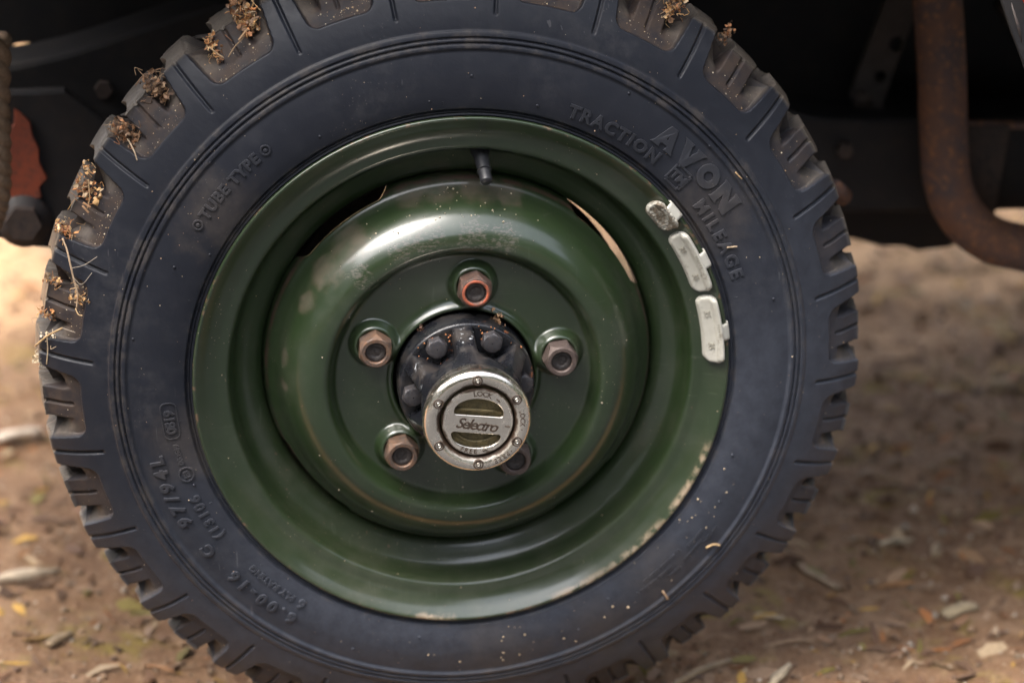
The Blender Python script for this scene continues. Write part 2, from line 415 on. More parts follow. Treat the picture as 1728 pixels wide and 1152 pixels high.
# ------------------------------------------------------------------ ground
def vnoise(x, y, seed=0):
    xi = np.floor(x).astype(int); yi = np.floor(y).astype(int); xf = x - xi; yf = y - yi
    def h(a, b):
        n = np.sin(a * 127.1 + b * 311.7 + seed * 74.7) * 43758.5453; return n - np.floor(n)
    u = xf * xf * (3 - 2 * xf); v = yf * yf * (3 - 2 * yf)
    return (h(xi, yi) * (1 - u) + h(xi + 1, yi) * u) * (1 - v) + (h(xi, yi + 1) * (1 - u) + h(xi + 1, yi + 1) * u) * v - .5
def ground_z(x, y):
    x = np.asarray(x, float); y = np.asarray(y, float)
    near = np.exp(-((x / 3) ** 2 + ((y - .6) / 3) ** 2))
    return near * (.016 * vnoise(x * 4, y * 4, 1) + .009 * vnoise(x * 13, y * 13, 2) + .005 * vnoise(x * 37, y * 37, 3)) - .012 * np.exp(-(((x) / .12) ** 2 + ((y - .075) / .1) ** 2))
def axis_lines(c, half, n, far):
    a = np.linspace(-half, half, n); e = half * np.exp(np.linspace(0, math.log(far / half), 26))[1:]
    return c + np.concatenate([-e[::-1], a, e])
gx = axis_lines(.2, 1.4, 220, 400); gy = axis_lines(.9, 1.9, 260, 400)
GX, GY = np.meshgrid(gx, gy, indexing='ij')
GV = np.stack([GX, GY, ground_z(GX, GY)], -1).reshape(-1, 3)
nx, ny = len(gx), len(gy); ii, jj = np.meshgrid(np.arange(nx - 1), np.arange(ny - 1), indexing='ij')
GF = np.stack([ii * ny + jj, (ii + 1) * ny + jj, (ii + 1) * ny + jj + 1, ii * ny + jj + 1], -1).reshape(-1, 4)
tag(mk('ground', GV, GF, MT['ground']), kind='structure')

def m_added_road():
    s = Mat('added_asphalt'); P = s.world(); n1 = s.noise(3, 5, .6, P); n2 = s.noise(160, 4, .7, P)
    s.bump(n2, .6, .004)
    return s.out(s.mix(s.ramp(n2, .35, .7), s.mix(n1, (.017, .018, .021), (.025, .026, .028)), (.042, .042, .044)), .85)
RX = np.linspace(-60, 60, 241); RY = np.concatenate([[-.10], np.linspace(-.2, -7.5, 30)])
RGX, RGY = np.meshgrid(RX, RY, indexing='ij'); edge_w = np.where(RGY > -.15, .05 * vnoise(RGX * 3, RGY * 0 + 2, 6), 0)
RV = np.stack([RGX, RGY + edge_w, np.full_like(RGX, .024)], -1).reshape(-1, 3); ny_ = len(RY)
ri, rj = np.meshgrid(np.arange(len(RX) - 1), np.arange(ny_ - 1), indexing='ij')
tag(mk('road', RV, np.stack([ri * ny_ + rj, ri * ny_ + rj + 1, (ri + 1) * ny_ + rj + 1, (ri + 1) * ny_ + rj], -1).reshape(-1, 4), m_added_road()), kind='structure')  # unseen road strip added so tyre and paint reflect something dark

# ------------------------------------------------------------------ unseen tree belt added to hide low sky and darken reflections
def wood():
    r_ = np.random.default_rng(2); n = 12000
    a = r_.uniform(rad(160), rad(380), n); R = 11 + 3.5 * r_.random(n) + 1.2 * np.sin(a * 7)
    top = 8.6 + 1.6 * np.sin(a * 5 + 1) + .9 * np.sin(a * 13); z = top * r_.random(n) ** .8
    c = np.stack([R * np.cos(a) + .3, R * np.sin(a) + .6, z], 1)
    d1 = r_.normal(size=(n, 3)); d1 /= np.linalg.norm(d1, axis=1)[:, None]; d2 = np.cross(d1, r_.normal(size=(n, 3))); d2 /= np.linalg.norm(d2, axis=1)[:, None]
    s = r_.uniform(.25, .55, (n, 1)); V = np.stack([c + d1 * s, c + d2 * s * .6, c - d1 * s, c - d2 * s * .6], 1)
    F = np.arange(n * 4).reshape(-1, 4); k = r_.uniform(.6, 1.3, n)
    T = np.repeat(np.stack([.055 * k, .075 * k, .028 * k, np.ones(n)], 1), 4, axis=0)
    return V.reshape(-1, 3), F, T
V, F, T = wood()
tag(mk('wood', V, F, MT['tint'], attrs={'tint': ('FLOAT_COLOR', T)}), 'unseen belt of green trees added to block the low sky', 'wood', kind='stuff')

# ------------------------------------------------------------------ wheel
WH = empty('wheel', (0, 0, ZC))
tag(WH, 'green steel wheel with black chunky off-road tyre and chrome locking hub', 'wheel')

# ---- tyre: sidewall revolve -----------------------------------------------------------------
SIDE = [(221, 12), (226, 7.5), (228.2, 5.2), (229.2, 5.6), (230.2, 6.2), (231.0, 5.0), (232.0, 5.1), (232.6, 6.0), (233.6, 4.2), (234.6, 2.6), (236, 2.0),
        (243, .9), (252, .6), (262, 1.3), (271, 3.0), (278, 4.8), (281.8, 6.0)]
RIDG = [(283.0, 5.0), (284.2, 4.6), (286.6, 5.4), (287.4, 7.2), (288.3, 7.6), (289.0, 6.1), (290.8, 6.6), (291.6, 8.3), (292.5, 8.6), (293.2, 7.2), (296.6, 8.3), (297.6, 9.6), (298.6, 10.1)]
SHO = [(298.6, 10.1), (303, 11.3), (310, 13.6), (318, 16.9), (326, 20.8), (334, 25.4), (342, 30.8), (348.5, 35.8), (353.6, 39.7), (355.6, 41.3), (356.3, 43.8), (356.8, 49.0), (358.4, 56.0), (359.8, 65.0), (360.6, 75.0)]
def lin_profile(P, step=.0008):
    P = np.array(P) / 1000; out = []
    for a, b in zip(P[:-1], P[1:]):
        n = max(1, int(np.linalg.norm(b - a) / step)); out += [a + (b - a) * t for t in np.linspace(0, 1, n, endpoint=False)]
    return np.array(out + [P[-1]])
prof_side = np.vstack([smooth_profile(SIDE, .002), smooth_profile(RIDG, .0007)])
prof_sho = smooth_profile(SHO, .0011)
allp = np.vstack([prof_side, prof_sho]); o_ = np.argsort(allp[:, 0])
def d_side(r): return np.interp(r, allp[o_, 0], allp[o_, 1])

LONGS = [9.4, 23.7, 39.0, 54.0, 69.1, 84.3, 99.3, 114.4, 130.2, 145.3, 160.5, 175.3, 190.2, 204.2, 218.6, 232.8, 246.3, 259.8, 273.3, 286.8, 300.3, 313.8, 327.2, 341.0, 355.1]
def tread_surface(prof, ncol, mirror=False, shift=0.0):
    """grid of the shoulder and tread, carved with pockets, cross grooves and sipes"""
    th = []; pc = []; PW = []
    for i, a in enumerate(LONGS):
        b = LONGS[(i + 1) % len(LONGS)] + (360 if i == len(LONGS) - 1 else 0)
        f = np.arange(ncol) / ncol
        th.append(rad(a) + f * rad(b - a)); pc.append(f - .5); PW.append(np.full(ncol, rad(b - a)))
    th = np.concatenate(th); fc = np.concatenate(pc); pw = np.concatenate(PW)
    if shift: fc = (fc + .5 + shift) % 1.0 - .5
    tg = np.gradient(prof, axis=0); tg /= np.linalg.norm(tg, axis=1)[:, None]
    nr, nd = tg[:, 1], -tg[:, 0]
    r = prof[:, 0][:, None] * 1000; d = prof[:, 1][:, None] * 1000
    v = fc[None] * pw[None] * r                               # mm from the pocket centre line
    hp = .5 * pw[None] * r
    lug = np.interp(r, [318, 357], [16.5, 12.5])
    hw = hp - lug
    ontread = sstep(39.0, 42.5, d)
    tw = v + 5 * np.sin(np.clip((d - 44) / 31, 0, 1) * math.pi)   # grooves wander across the tread
    av = np.abs(v)
    rho = 7.5; qx = av - hw + rho; qy = (321.5 + rho) - r
    sd = np.hypot(np.maximum(qx, 0), np.maximum(qy, 0)) - rho + np.minimum(np.maximum(qx, qy), 0)
    pocket = sstep(.3, -1.0, sd)
    bw = 14.0
    ramp_floor = sstep(322, 346, r)
    depth = pocket * (4.6 + 1.2 * ramp_floor) * (1 - .75 * ontread)
    # channels either side of the short block, running down to the tread grooves
    ch = sstep(bw - .3, bw + 1.2, av) * np.clip((hw + .6 - av) / (hw - bw - .6), 0, 1) ** 1.15
    depth = depth + ch * pocket * 21.0 * sstep(332, 355, r) * (1 - ontread)
    chT = sstep(bw - .6, bw + .8, np.abs(tw)) * np.clip((hw + .6 - np.abs(tw)) / (hw - bw - .6), 0, 1) ** .55
    depth = np.maximum(depth, ontread * chT * 29.0)
    # block face leans: proud at the tread, flush with the pocket floor lower down
    blk = sstep(bw + .2, bw - 1.0, av) * pocket
    depth = depth - blk * 1.6 * sstep(330, 341, r) * (1 - ontread)
    # sipes: one on each long lug, one on each block
    el = hp - av
    sl = sstep(1.9, .7, el) * sstep(309, 312, r) * sstep(47, 43, d)
    sb = sstep(1.9, .7, av) * sstep(330, 333, r) * sstep(47, 43, d)
    depth = depth + 2.3 * np.maximum(sl, sb)
    # moulding unevenness and a little chunking on the tread edge
    depth = depth + .10 * vnoise(th[None] * 90 + 0 * r, r * .25 + 0 * th[None], 5) + ontread * .3 * np.maximum(0, vnoise(th[None] * 60 + 0 * r, d * .3, 9) - .1)
    wr = np.random.default_rng(12); lvl = np.repeat(wr.uniform(0, 1, (len(LONGS), 3)), ncol, axis=0).T
    isb = np.abs(fc) < .2
    depth = depth + ontread * (1 - np.clip(chT, 0, 1)) * np.where(isb, 1.6 * lvl[0], 1.1 * np.where(fc < 0, lvl[1], np.roll(lvl[1], -ncol)))[None]
    nick = np.maximum(0, vnoise(th[None] * 130 + 0 * r, d * .16 + 0 * th[None], 31) - .22) * sstep(34, 42, d) * sstep(60, 46, d)
    depth = depth + 1.8 * nick
    rr = (r - depth * nr[:, None]) / 1000; dd = (d - depth * nd[:, None]) / 1000
    if mirror: dd = .150 - dd
    P = np.stack([rr * np.cos(th)[None], dd, rr * np.sin(th)[None]], -1)
    ds = np.gradient(P, axis=0); dt = np.roll(P, -1, 1) - np.roll(P, 1, 1)
    N = np.cross(ds, dt); N /= np.linalg.norm(N, axis=2)[:, :, None] + 1e-12
    if mirror: N = -N
    pk = np.clip(pocket * sstep(.5, 4, depth), 0, 1) * (1 - ontread * (1 - chT))
    wear = ontread * (1 - np.clip(chT * 1.5, 0, 1))
    dust = np.clip(pocket * sstep(326, 340, r) * sstep(bw + 2.5, bw + 6, av) * sstep(hw + 1, hw - 1.5, av), 0, 1) * (1 - ontread)
    wear = np.maximum(wear, .62 * dust)
    return P, N, pk, wear, sd, r + 0 * sd, d + 0 * sd, av, hw

NC = 92
P, N, pk, wear, sd_, rg, dg, av, hw = tread_surface(prof_sho, NC)
ns, nt = P.shape[:2]
FA = grid_faces(ns, nt)
rowf = np.repeat(np.arange(ns - 1), nt); colf = np.tile(np.arange(nt), ns - 1)
fr = rg[rowf, colf]; fin = av[rowf, colf] < hw[rowf, colf] + 1.2
pitch = colf // NC
flat = lambda A: A.reshape(-1, *A.shape[2:])
PV, NV, KV, WV = flat(P), flat(N), pk.ravel(), wear.ravel()
def sub_mesh(name, mask, parent, mat):
    f = FA[mask]; u, inv = np.unique(f.ravel(), return_inverse=True)
    return mk(name, PV[u], inv.reshape(-1, 4), mat, parent, normals=NV[u], attrs={'pocket': ('FLOAT', KV[u]), 'wear': ('FLOAT', WV[u])})
# carcass: sidewall + smooth shoulder band + far half
SV = lathe_verts(prof_side, 720); ds = np.gradient(SV, axis=0); dt = np.roll(SV, -1, 1) - np.roll(SV, 1, 1)
SN = np.cross(ds, dt); SN /= np.linalg.norm(SN, axis=2)[:, :, None]
f0 = grid_faces(len(prof_side), 720)
band = fr < 316.5
fb = FA[band]; ub, ib = np.unique(fb.ravel(), return_inverse=True)
PM, NM, pkm, wm, *_ = tread_surface(prof_sho[8::2], 46, True, 0.0)
fm = grid_faces(PM.shape[0], PM.shape[1])[:, ::-1]
BK = lathe_verts(np.stack([prof_side[:, 0], .150 - prof_side[:, 1]], 1)[::3], 240); fk = grid_faces(BK.shape[0], 240)[:, ::-1]
bn = np.cross(np.gradient(BK, axis=0), np.roll(BK, -1, 1) - np.roll(BK, 1, 1)); bn /= -np.linalg.norm(bn, axis=2)[:, :, None]
VV = np.vstack([flat(SV), PV[ub], flat(PM), flat(BK)]); NN = np.vstack([flat(SN), NV[ub], flat(NM), flat(bn)])
o1 = SV.shape[0] * 720; o2 = o1 + len(ub); o3 = o2 + PM.shape[0] * PM.shape[1]
FF = np.vstack([f0, ib.reshape(-1, 4) + o1, fm + o2, fk + o3])
z1, z2 = np.zeros(o1), np.zeros(BK.shape[0] * 240)
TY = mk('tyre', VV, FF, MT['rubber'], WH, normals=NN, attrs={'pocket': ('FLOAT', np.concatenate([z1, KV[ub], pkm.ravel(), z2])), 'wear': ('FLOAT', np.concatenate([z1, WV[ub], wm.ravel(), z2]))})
TY['label'] = 'black rubber tyre with deep shoulder lugs and dusty sidewall'
lugfrac = (colf % NC) < NC // 2
for i in range(len(LONGS)):
    prev = (i - 1) % len(LONGS)
    m = (~band) & (~fin) & (((pitch == i) & lugfrac) | ((pitch == prev) & ~lugfrac))
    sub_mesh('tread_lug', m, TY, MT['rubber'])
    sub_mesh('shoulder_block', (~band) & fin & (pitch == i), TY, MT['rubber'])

# ---- moulded lettering on the sidewall -------------------------------------------------------
def side_text(txt, size, r0, a, b=None, name='raised_lettering', h=.0009, cw=True, offset=0):
    """text centred between angles a and b (degrees)"""
    mid = a if b is None else (a + b) / 2
    wid = None if b is None else abs(a - b) * math.pi / 180 * r0 + size * .45
    h = h * 1.55
    V, F = curve_mesh(text=txt, size=size, extrude=h * .6, bevel=h * .25, width=wid, offset=offset + size * .022, res=3)
    V[:, 1] -= (V[:, 1].max() + V[:, 1].min()) / 2
    V[:, 2] += h * .05
    return mk(name, bend(V, r0, mid, d_side, cw), F, MT['letter'], TY, smooth=False)
side_text('TUBE TYPE', .0125, .261, 143.9, 130.0)
side_text('TRACTION', .0150, .2468, 68.2, 49.4)
side_text('MILEAGE', .0150, .2463, 35.8, 19.3)
side_text('6.00-16', .0145, .2655, -125.5, -139.6, h=.0012)
side_text('6', .0120, .2492, -125.6)
side_text('PLY RATING', .0085, .2485, -127.9, -138.3, h=.0007)
side_text('C', .0150, .2672, -146.6, h=.0012)
side_text('97/94L', .0160, .2682, -153.6, -167.0, h=.0012)
side_text('(13106', .0120, .2495, -148.3, -157.3)
side_text('E3', .0072, .2482, -162.7, h=.0008)
side_text('000589', .0064, .2490, -165.2, -169.0, h=.0006)
side_text('0819', .0112, .2496, -172.2, -176.0)
def ring_outline(cx, cy, R, n=28): return [(cx + R * math.cos(2 * math.pi * k / n), cy + R * math.sin(2 * math.pi * k / n)) for k in range(n)]
def side_shape(polys, r0, th, h=.0009, name='moulded_emblem'):
    h = h * 1.5
    V, F = curve_mesh(polys, extrude=h * .6, bevel=h * .25)
    return mk(name, bend(V, r0, th, d_side, True), F, MT['letter'], TY, smooth=False)
for th in (146.0, 127.6):
    side_shape([ring_outline(0, 0, .0042), ring_outline(0, 0, .0034)], .261, th)
    side_shape([ring_outline(0, 0, .0012, 12)], .261, th, .0012)
side_shape([ring_outline(0, 0, .0066), ring_outline(0, 0, .0058)], .2482, -162.7)
def capsule(hx, hy, r, n=8):
    out = []
    for cx, cy, a0 in ((hx - r, hy - r, 0), (-hx + r, hy - r, 90), (-hx + r, -hy + r, 180), (hx - r, -hy + r, 270)):
        for k in range(n + 1): a = rad(a0 + 90 * k / n); out.append((cx + r * math.cos(a), cy + r * math.sin(a)))
    return out
side_shape([capsule(.0165, .0068, .005), capsule(.0159, .0062, .0046)], .2496, -174.3, .0006)
# large maker's letters
U = .0190
def sc(p, k=U): return [(x * k, y * k) for x, y in p]
A_ = [sc([(-.60, -.5), (-.16, -.5), (-.20, -.38), (-.15, -.28), (.15, -.28), (.20, -.38), (.16, -.5), (.60, -.5), (.50, -.38), (.17, .5), (-.17, .5), (-.50, -.38)]), sc([(-.08, -.10), (.08, -.10), (0, .18)])]
V_ = [sc([(-.62, .5), (-.14, .5), (-.18, .38), (0, -.06), (.18, .38), (.14, .5), (.62, .5), (.52, .38), (.14, -.52), (-.14, -.52), (-.52, .38)])]
O_ = [ring_outline(0, 0, .53 * U, 32), ring_outline(0, 0, .24 * U, 24)]
N_ = [sc([(-.62, -.5), (-.16, -.5), (-.22, -.40), (-.22, .04), (.24, -.52), (.56, -.52), (.56, .40), (.62, .5), (.16, .5), (.22, .40), (.22, -.02), (-.22, .5), (-.62, .5), (-.56, .40), (-.56, -.40)])]
for sh, th, r0 in ((A_, 49.7, .2655), (V_, 44.5, .2660), (O_, 39.2, .2662), (N_, 33.9, .2665)):
    side_shape(sh, r0, th, .0011, 'raised_letter')
bx = [(-.009, -.007), (-.007, -.007), (-.007, -.009), (.007, -.009), (.007, -.007), (.009, -.007), (.009, .007), (.007, .007), (.007, .009), (-.007, .009), (-.007, .007), (-.009, .007)]
side_shape([bx, [(x * .88, y * .88) for x, y in bx]], .2475, 43.1, .0009)
side_text('TM', .0110, .2475, 43.1, h=.0008)
# faint rows of tiny moulded characters, too small to read
random.seed(5)
for row, (r0, a, b) in enumerate(((.2560, -42.5, -52.0), (.2600, -36.5, -41), (.2625, -46.0, -54.5), (.2665, -38.5, -43.5), (.2690, -45, -48), (.2700, -34.5, -38.5))):
    polys = []
    x = 0; L = abs(a - b) * math.pi / 180 * r0
    while x < L:
        w_ = random.uniform(.0010, .0019); hgt = random.uniform(.0012, .0017)
        polys.append([(x - L / 2, -hgt), (x - L / 2 + w_, -hgt), (x - L / 2 + w_ * random.uniform(.5, 1), hgt), (x - L / 2 + .0002, hgt * random.uniform(.4, 1))])
        x += w_ + random.uniform(.0006, .0011) + (.0018 if random.random() < .12 else 0)
    side_shape(polys, r0, (a + b) / 2, .0005, 'fine_moulded_marks')
# vent pips and fine radial mould lines
random.seed(8)
for th, r0 in [(136, .2835), (170, .2790), (155, .262), (96, .243), (88, .262), (118, .245), (150, .240), (-30, .258), (-20, .2485), (12, .272), (43, .2835), (-60, .250), (-68, .265), (-100, .246), (-112, .27), (200, .246), (60, .2785), (75, .243)]:
    n = 10; pv = []
    for k in range(n): a = 2 * math.pi * k / n; pv.append((.0013 * math.cos(a), .0013 * math.sin(a), 0))
    for k in range(n): a = 2 * math.pi * k / n; pv.append((.0009 * math.cos(a), .0009 * math.sin(a), .0009))
    mk('vent_pip', bend(np.array(pv), r0, th, d_side), [[k, (k + 1) % n, n + (k + 1) % n, n + k] for k in range(n)] + [[n + k for k in range(n)]], MT['rubber'], TY)
for th in (93.5, 109.5, 14.5, 160.3, 186, -76, -137.5, 68, -155):
    side_shape([[(-.0002, -.004), (.0002, -.004), (.0002, .004), (-.0002, .004)]], .2375, th, .0005, 'mould_line')

# ---- rim --------------------------------------------------------------------------------------
RIM = [(226, 147), (222, 141), (206, 139), (202, 128), (198, 116), (176, 106), (168.5, 98), (167.6, 70), (167.8, 56), (169.5, 48.5), (174, 43.5), (180, 40.2), (186, 37.4), (190.5, 34.4), (193.2, 30.6), (194.6, 26),
       (195.6, 21), (196.6, 17), (198.0, 14.0), (200.2, 12.4), (203.5, 11.7), (207.5, 11.0), (212, 9.2), (217, 6.2), (221, 3.0), (224, .6), (225.6, -.6), (227.0, -.8), (228.0, .2), (228.2, 2.2), (227.2, 4.4), (224, 7.5)]
RM = lathe('rim', smooth_profile(RIM, .0014), 360, MT['green'], WH)
RM['label'] = 'green painted rolled steel rim flange with mud along its lower lip'

# ---- pressed disc with four cut-outs and bosses round the studs -------------------------------
STUDS = [(.08255 * math.cos(rad(83.99 - 72 * k)), .08255 * math.sin(rad(83.99 - 72 * k))) for k in range(5)]
DISC = [(59.2, 16), (59.6, 8), (60.4, 3.4), (61.8, 1.9), (63.6, 2.4), (66, 5.0), (70, 6.9), (76, 7.5), (90, 7.6), (104, 7.6), (107.6, 7.4), (109.6, 6.0), (111.2, 2.6), (112.8, -1.6), (114.6, -5.2), (117.4, -7.6), (121, -8.4), (128, -7.4),
        (133, -5.0), (138, -1.2), (143, 3.8), (147.5, 9.6), (151.0, 16.0), (153.8, 23.0), (156.6, 29.2), (160.0, 33.6), (163.4, 36.4), (165.8, 40), (167.2, 44), (168.3, 50), (168.5, 56)]
dp = smooth_profile(DISC, .0013)
nth = 640; t = np.linspace(0, 2 * np.pi, nth, endpoint=False); td = np.degrees(t)
rmax = np.full(nth, .1690)
for a, b in ((110.5, 144), (21, 55), (201.3, 235.3), (298, 325)):
    c_, h_ = (a + b) / 2, (b - a) / 2
    rmax -= .0060 * sstep(h_ + 1.5, h_ - 4.0, np.abs((td - c_ + 180) % 360 - 180))
R0 = dp[:, 0][:, None] + 0 * t; D0 = dp[:, 1][:, None] + 0 * t
outer = dp[:, 0] > .150
lim = np.interp(rmax, dp[:, 0], dp[:, 1])[None]
over = (R0 > rmax[None]) & outer[:, None]
k_ = np.cumsum(over, axis=0)
R0 = np.where(over, rmax[None] - np.minimum(k_, 3) * .0002, R0); D0 = np.where(over, np.minimum(lim + k_ * .0007, lim + .0045 + .012 * (rmax[None] > .1685)), D0)
X = R0 * np.cos(t)[None]; Z = R0 * np.sin(t)[None]
for sx, sz in STUDS:
    q = np.hypot(X - sx, Z - sz) * 1000
    D0 = D0 - .001 * (9.0 * sstep(22.5, 15.0, q) - 4.5 * sstep(14.8, 11.5, q)) * (R0 < .107)
DI = mk('wheel_disc', np.stack([X, D0, Z], -1).reshape(-1, 3), grid_faces(len(dp), nth), MT['green'], WH)
DI['label'] = 'pressed green wheel disc with scuffed crown and dusty top'

# brake drum hidden behind the disc
lathe('brake_drum', smooth_profile([(30, 46), (130, 47), (135, 52), (135.5, 62), (135.5, 96), (152.5, 98), (152.5, 101), (40, 104)], .004), 96, MT['rustdark'], WH)

# ---- wheel nuts ---------------------------------------------------------------------------------
def hexa(R, n=6, rot=0): return [(R * math.cos(rot + 2 * math.pi * k / n), R * math.sin(rot + 2 * math.pi * k / n)) for k in range(n)]
def hex_nut(name, cx, cz, d0, length, R, rot, mat, parent, hole=0, chamfer=.0022, seat=.003):
    """hexagonal prism with a round chamfer on its outer face; d0 is where its back sits"""
    n = 36; V = []; ap = R * math.cos(math.pi / 6)
    def hexr(a, k=R):
        b = ((a - rot + math.pi / 6) % (math.pi / 3)) - math.pi / 6
        b = ((a - rot) % (math.pi / 3)) - math.pi / 6
        return k * math.cos(math.pi / 6) / math.cos(b)
    rings = [(None, .90, d0), (None, 1.0, d0 - seat), (None, 1.0, d0 - length + chamfer * 1.3), ('c', ap * 1.0, d0 - length + .0003), (None, 0, 0)]
    ring_pts = []
    for k in range(n):
        pass
    def ring(f): ring_pts.append([(cx + f(a) * math.cos(a), dd(a), cz + f(a) * math.sin(a)) for a in [2 * math.pi * k / n + rot for k in range(n)]])
    dd = lambda a: d0; ring(lambda a: hexr(a) * .92)
    dd = lambda a: d0 - seat; ring(lambda a: hexr(a))
    # chamfer: the corners are cut back by a cone
    dd = lambda a: d0 - length + chamfer * (.15 + 1.6 * (hexr(a) - ap) / (R - ap)); ring(lambda a: hexr(a))
    dd = lambda a: d0 - length; ring(lambda a: ap * .93)
    if hole:
        ring(lambda a: hole * 1.10); dd = lambda a: d0 - length + .0012; ring(lambda a: hole); dd = lambda a: d0 - length + .006; ring(lambda a: hole)
    else:
        dd = lambda a: d0 - length - .0004; ring(lambda a: ap * .6); ring(lambda a: ap * .05)
    V = np.array(ring_pts).reshape(-1, 3)
    return mk(name, V, grid_faces(len(ring_pts), n), mat, parent, sharp=32)
NUTM = ['nutA', 'nutC', 'nutC', 'nutB', 'nutB']
NUTL = ['rusty wheel nut with an orange-red ring', 'dark brown wheel nut', 'dark brown wheel nut half behind the chrome cap', 'rusty wheel nut with tan flats', 'orange-brown rusty wheel nut']
random.seed(3)
for k, (sx, sz) in enumerate(STUDS):
    rot = [.35, .1, .6, .25, .45][k]
    nut = hex_nut('wheel_nut', sx, sz, .0035, .0215, .0150, rot, MT[NUTM[k]], WH, hole=.0086, chamfer=.004)
    nut['label'] = NUTL[k]
    st = smooth_profile([(8.4, -6), (8.4, -14.2), (7.6, -15.2), (5.2, -15.0), (4.2, -14.2), (.3, -14.4)], .001)
    sv = lathe_verts(st, 24, (sx, sz)); sv[:, :, 1] += .0004 * vnoise(sv[:, :, 0] * 900, sv[:, :, 2] * 900, k) * 2
    mk('stud', sv.reshape(-1, 3), grid_faces(len(st), 24), MT['stud'], nut)
    if k == 0:
        lathe('paint_ring', smooth_profile([(11.6, -17.6), (11.2, -18.6), (9.6, -18.7), (9.0, -18.0)], .0006), 36, MT['nutring'], nut, c=(sx, sz))

# ---- hub ----------------------------------------------------------------------------------------
HB = [(57.0, 14), (57.6, 4), (57.8, -14), (57.2, -18.5), (55.6, -20.6), (53, -21.0)]
hubp = smooth_profile(HB, .0012)
HUB = lathe('hub_flange', hubp, 160, MT['black'], WH)
HUB['label'] = 'black painted hub drive flange with chipped ribs and rust'
BOLT_A = [3.5 + 60 * k for k in range(6)]
nrow = 60; nc = 360
dv = np.linspace(-.0195, -.074, nrow); th = np.linspace(0, 2 * np.pi, nc, endpoint=False)
rr = np.zeros((nrow, nc))
for i, d_ in enumerate(dv):
    q = (d_ + .0195) / (-.0545)
    rib = .0562 + (.0410 - .0562) * (q ** .85); core = .0335 + .0070 * q ** 1.5
    ang = np.degrees(th); m = np.zeros(nc)
    for b in BOLT_A:
        m = np.maximum(m, sstep(23, 12, np.abs((ang - b + 180) % 360 - 180)))
    m = m * (1 - sstep(.35, .95, q))
    rr[i] = rib * (1 - m) + np.minimum(core, rib) * m
DV = dv[:, None] + 0 * th
HV = np.stack([rr * np.cos(th), DV, rr * np.sin(th)], -1)
floor = np.stack([.030 * np.cos(th), 0 * th - .0205, .030 * np.sin(th)], -1)
edge = np.stack([.0535 * np.cos(th), 0 * th - .0205, .0535 * np.sin(th)], -1)
mk('hub_neck', np.concatenate([floor[None], edge[None]]).reshape(-1, 3), grid_faces(2, nc), MT['black'], WH)['label'] = 'flat bolt face of the hub'
nk = mk('hub_ribs', HV.reshape(-1, 3), grid_faces(nrow, nc), MT['black'], WH, sharp=60)
for b in BOLT_A:
    bo = hex_nut('hub_bolt', .0462 * math.cos(rad(b)), .0462 * math.sin(rad(b)), -.0200, .0100, .0092, rad(b + 12), MT['bolt'], HUB, chamfer=.0016, seat=.0006)
# dried mud caught behind the flange
CAP_P = [(40.2, -68), (41.6, -74), (43.2, -82), (44.1, -88.5), (44.3, -91.5), (43.8, -94.2), (42.4, -96.6), (40.2, -98.2), (37.6, -98.7), (35.0, -98.2), (32.8, -96.9), (31.3, -95.2), (30.4, -93.0), (30.2, -88.5)]
CAP = lathe('hub_cap', smooth_profile(CAP_P, .0008), 180, MT['chrome'], WH)
CAP['label'] = 'worn chrome locking hub cap with six screws and a lettered dial'
def on_cap(V, cx=0, cz=0, rot=0, d=0):
    c, s_ = math.cos(rot), math.sin(rot); x, y, z = V[:, 0], V[:, 1], V[:, 2]
    return np.stack([cx + c * x - s_ * y, d - z, cz + s_ * x + c * y], -1)
DR = rad(-7.5)
def slot(y0, ye, yt, a=.0208, c=.0028, n=28):
    """lens-shaped finger slot: straight chord at y0, rounded ends at ye, arched side reaching yt"""
    sg = 1 if yt > y0 else -1
    pts = [(a * math.cos(t), ye + (yt - ye) * math.sin(t)) for t in np.linspace(0, math.pi, n)]
    for k in range(1, 6):
        t = k / 6 * math.pi / 2; pts.append((-a + c * (1 - math.cos(t)), ye + (y0 - ye) * math.sin(t)))
    pts += [(-a + c, y0), (a - c, y0)]
    for k in range(5, 0, -1):
        t = k / 6 * math.pi / 2; pts.append((a - c * (1 - math.cos(t)), ye + (y0 - ye) * math.sin(t)))
    return pts
up_ = slot(.0048, .0080, .0206); lo_ = slot(-.0094, -.0122, -.0234)
V, F = curve_mesh([ring_outline(0, 0, .0284, 96), up_, lo_], extrude=.0012, bevel=.0006)
DIAL = mk('hub_dial', on_cap(V, 0, 0, DR, -.0948), F, MT['chrome'], CAP, sharp=50)
DIAL['label'] = 'round selector dial with two curved finger slots'
V, F = curve_mesh([ring_outline(0, 0, .0296, 64)], extrude=.0006)
mk('dial_recess', on_cap(V, 0, 0, DR, -.0908), F, MT['brass'], CAP, smooth=False)
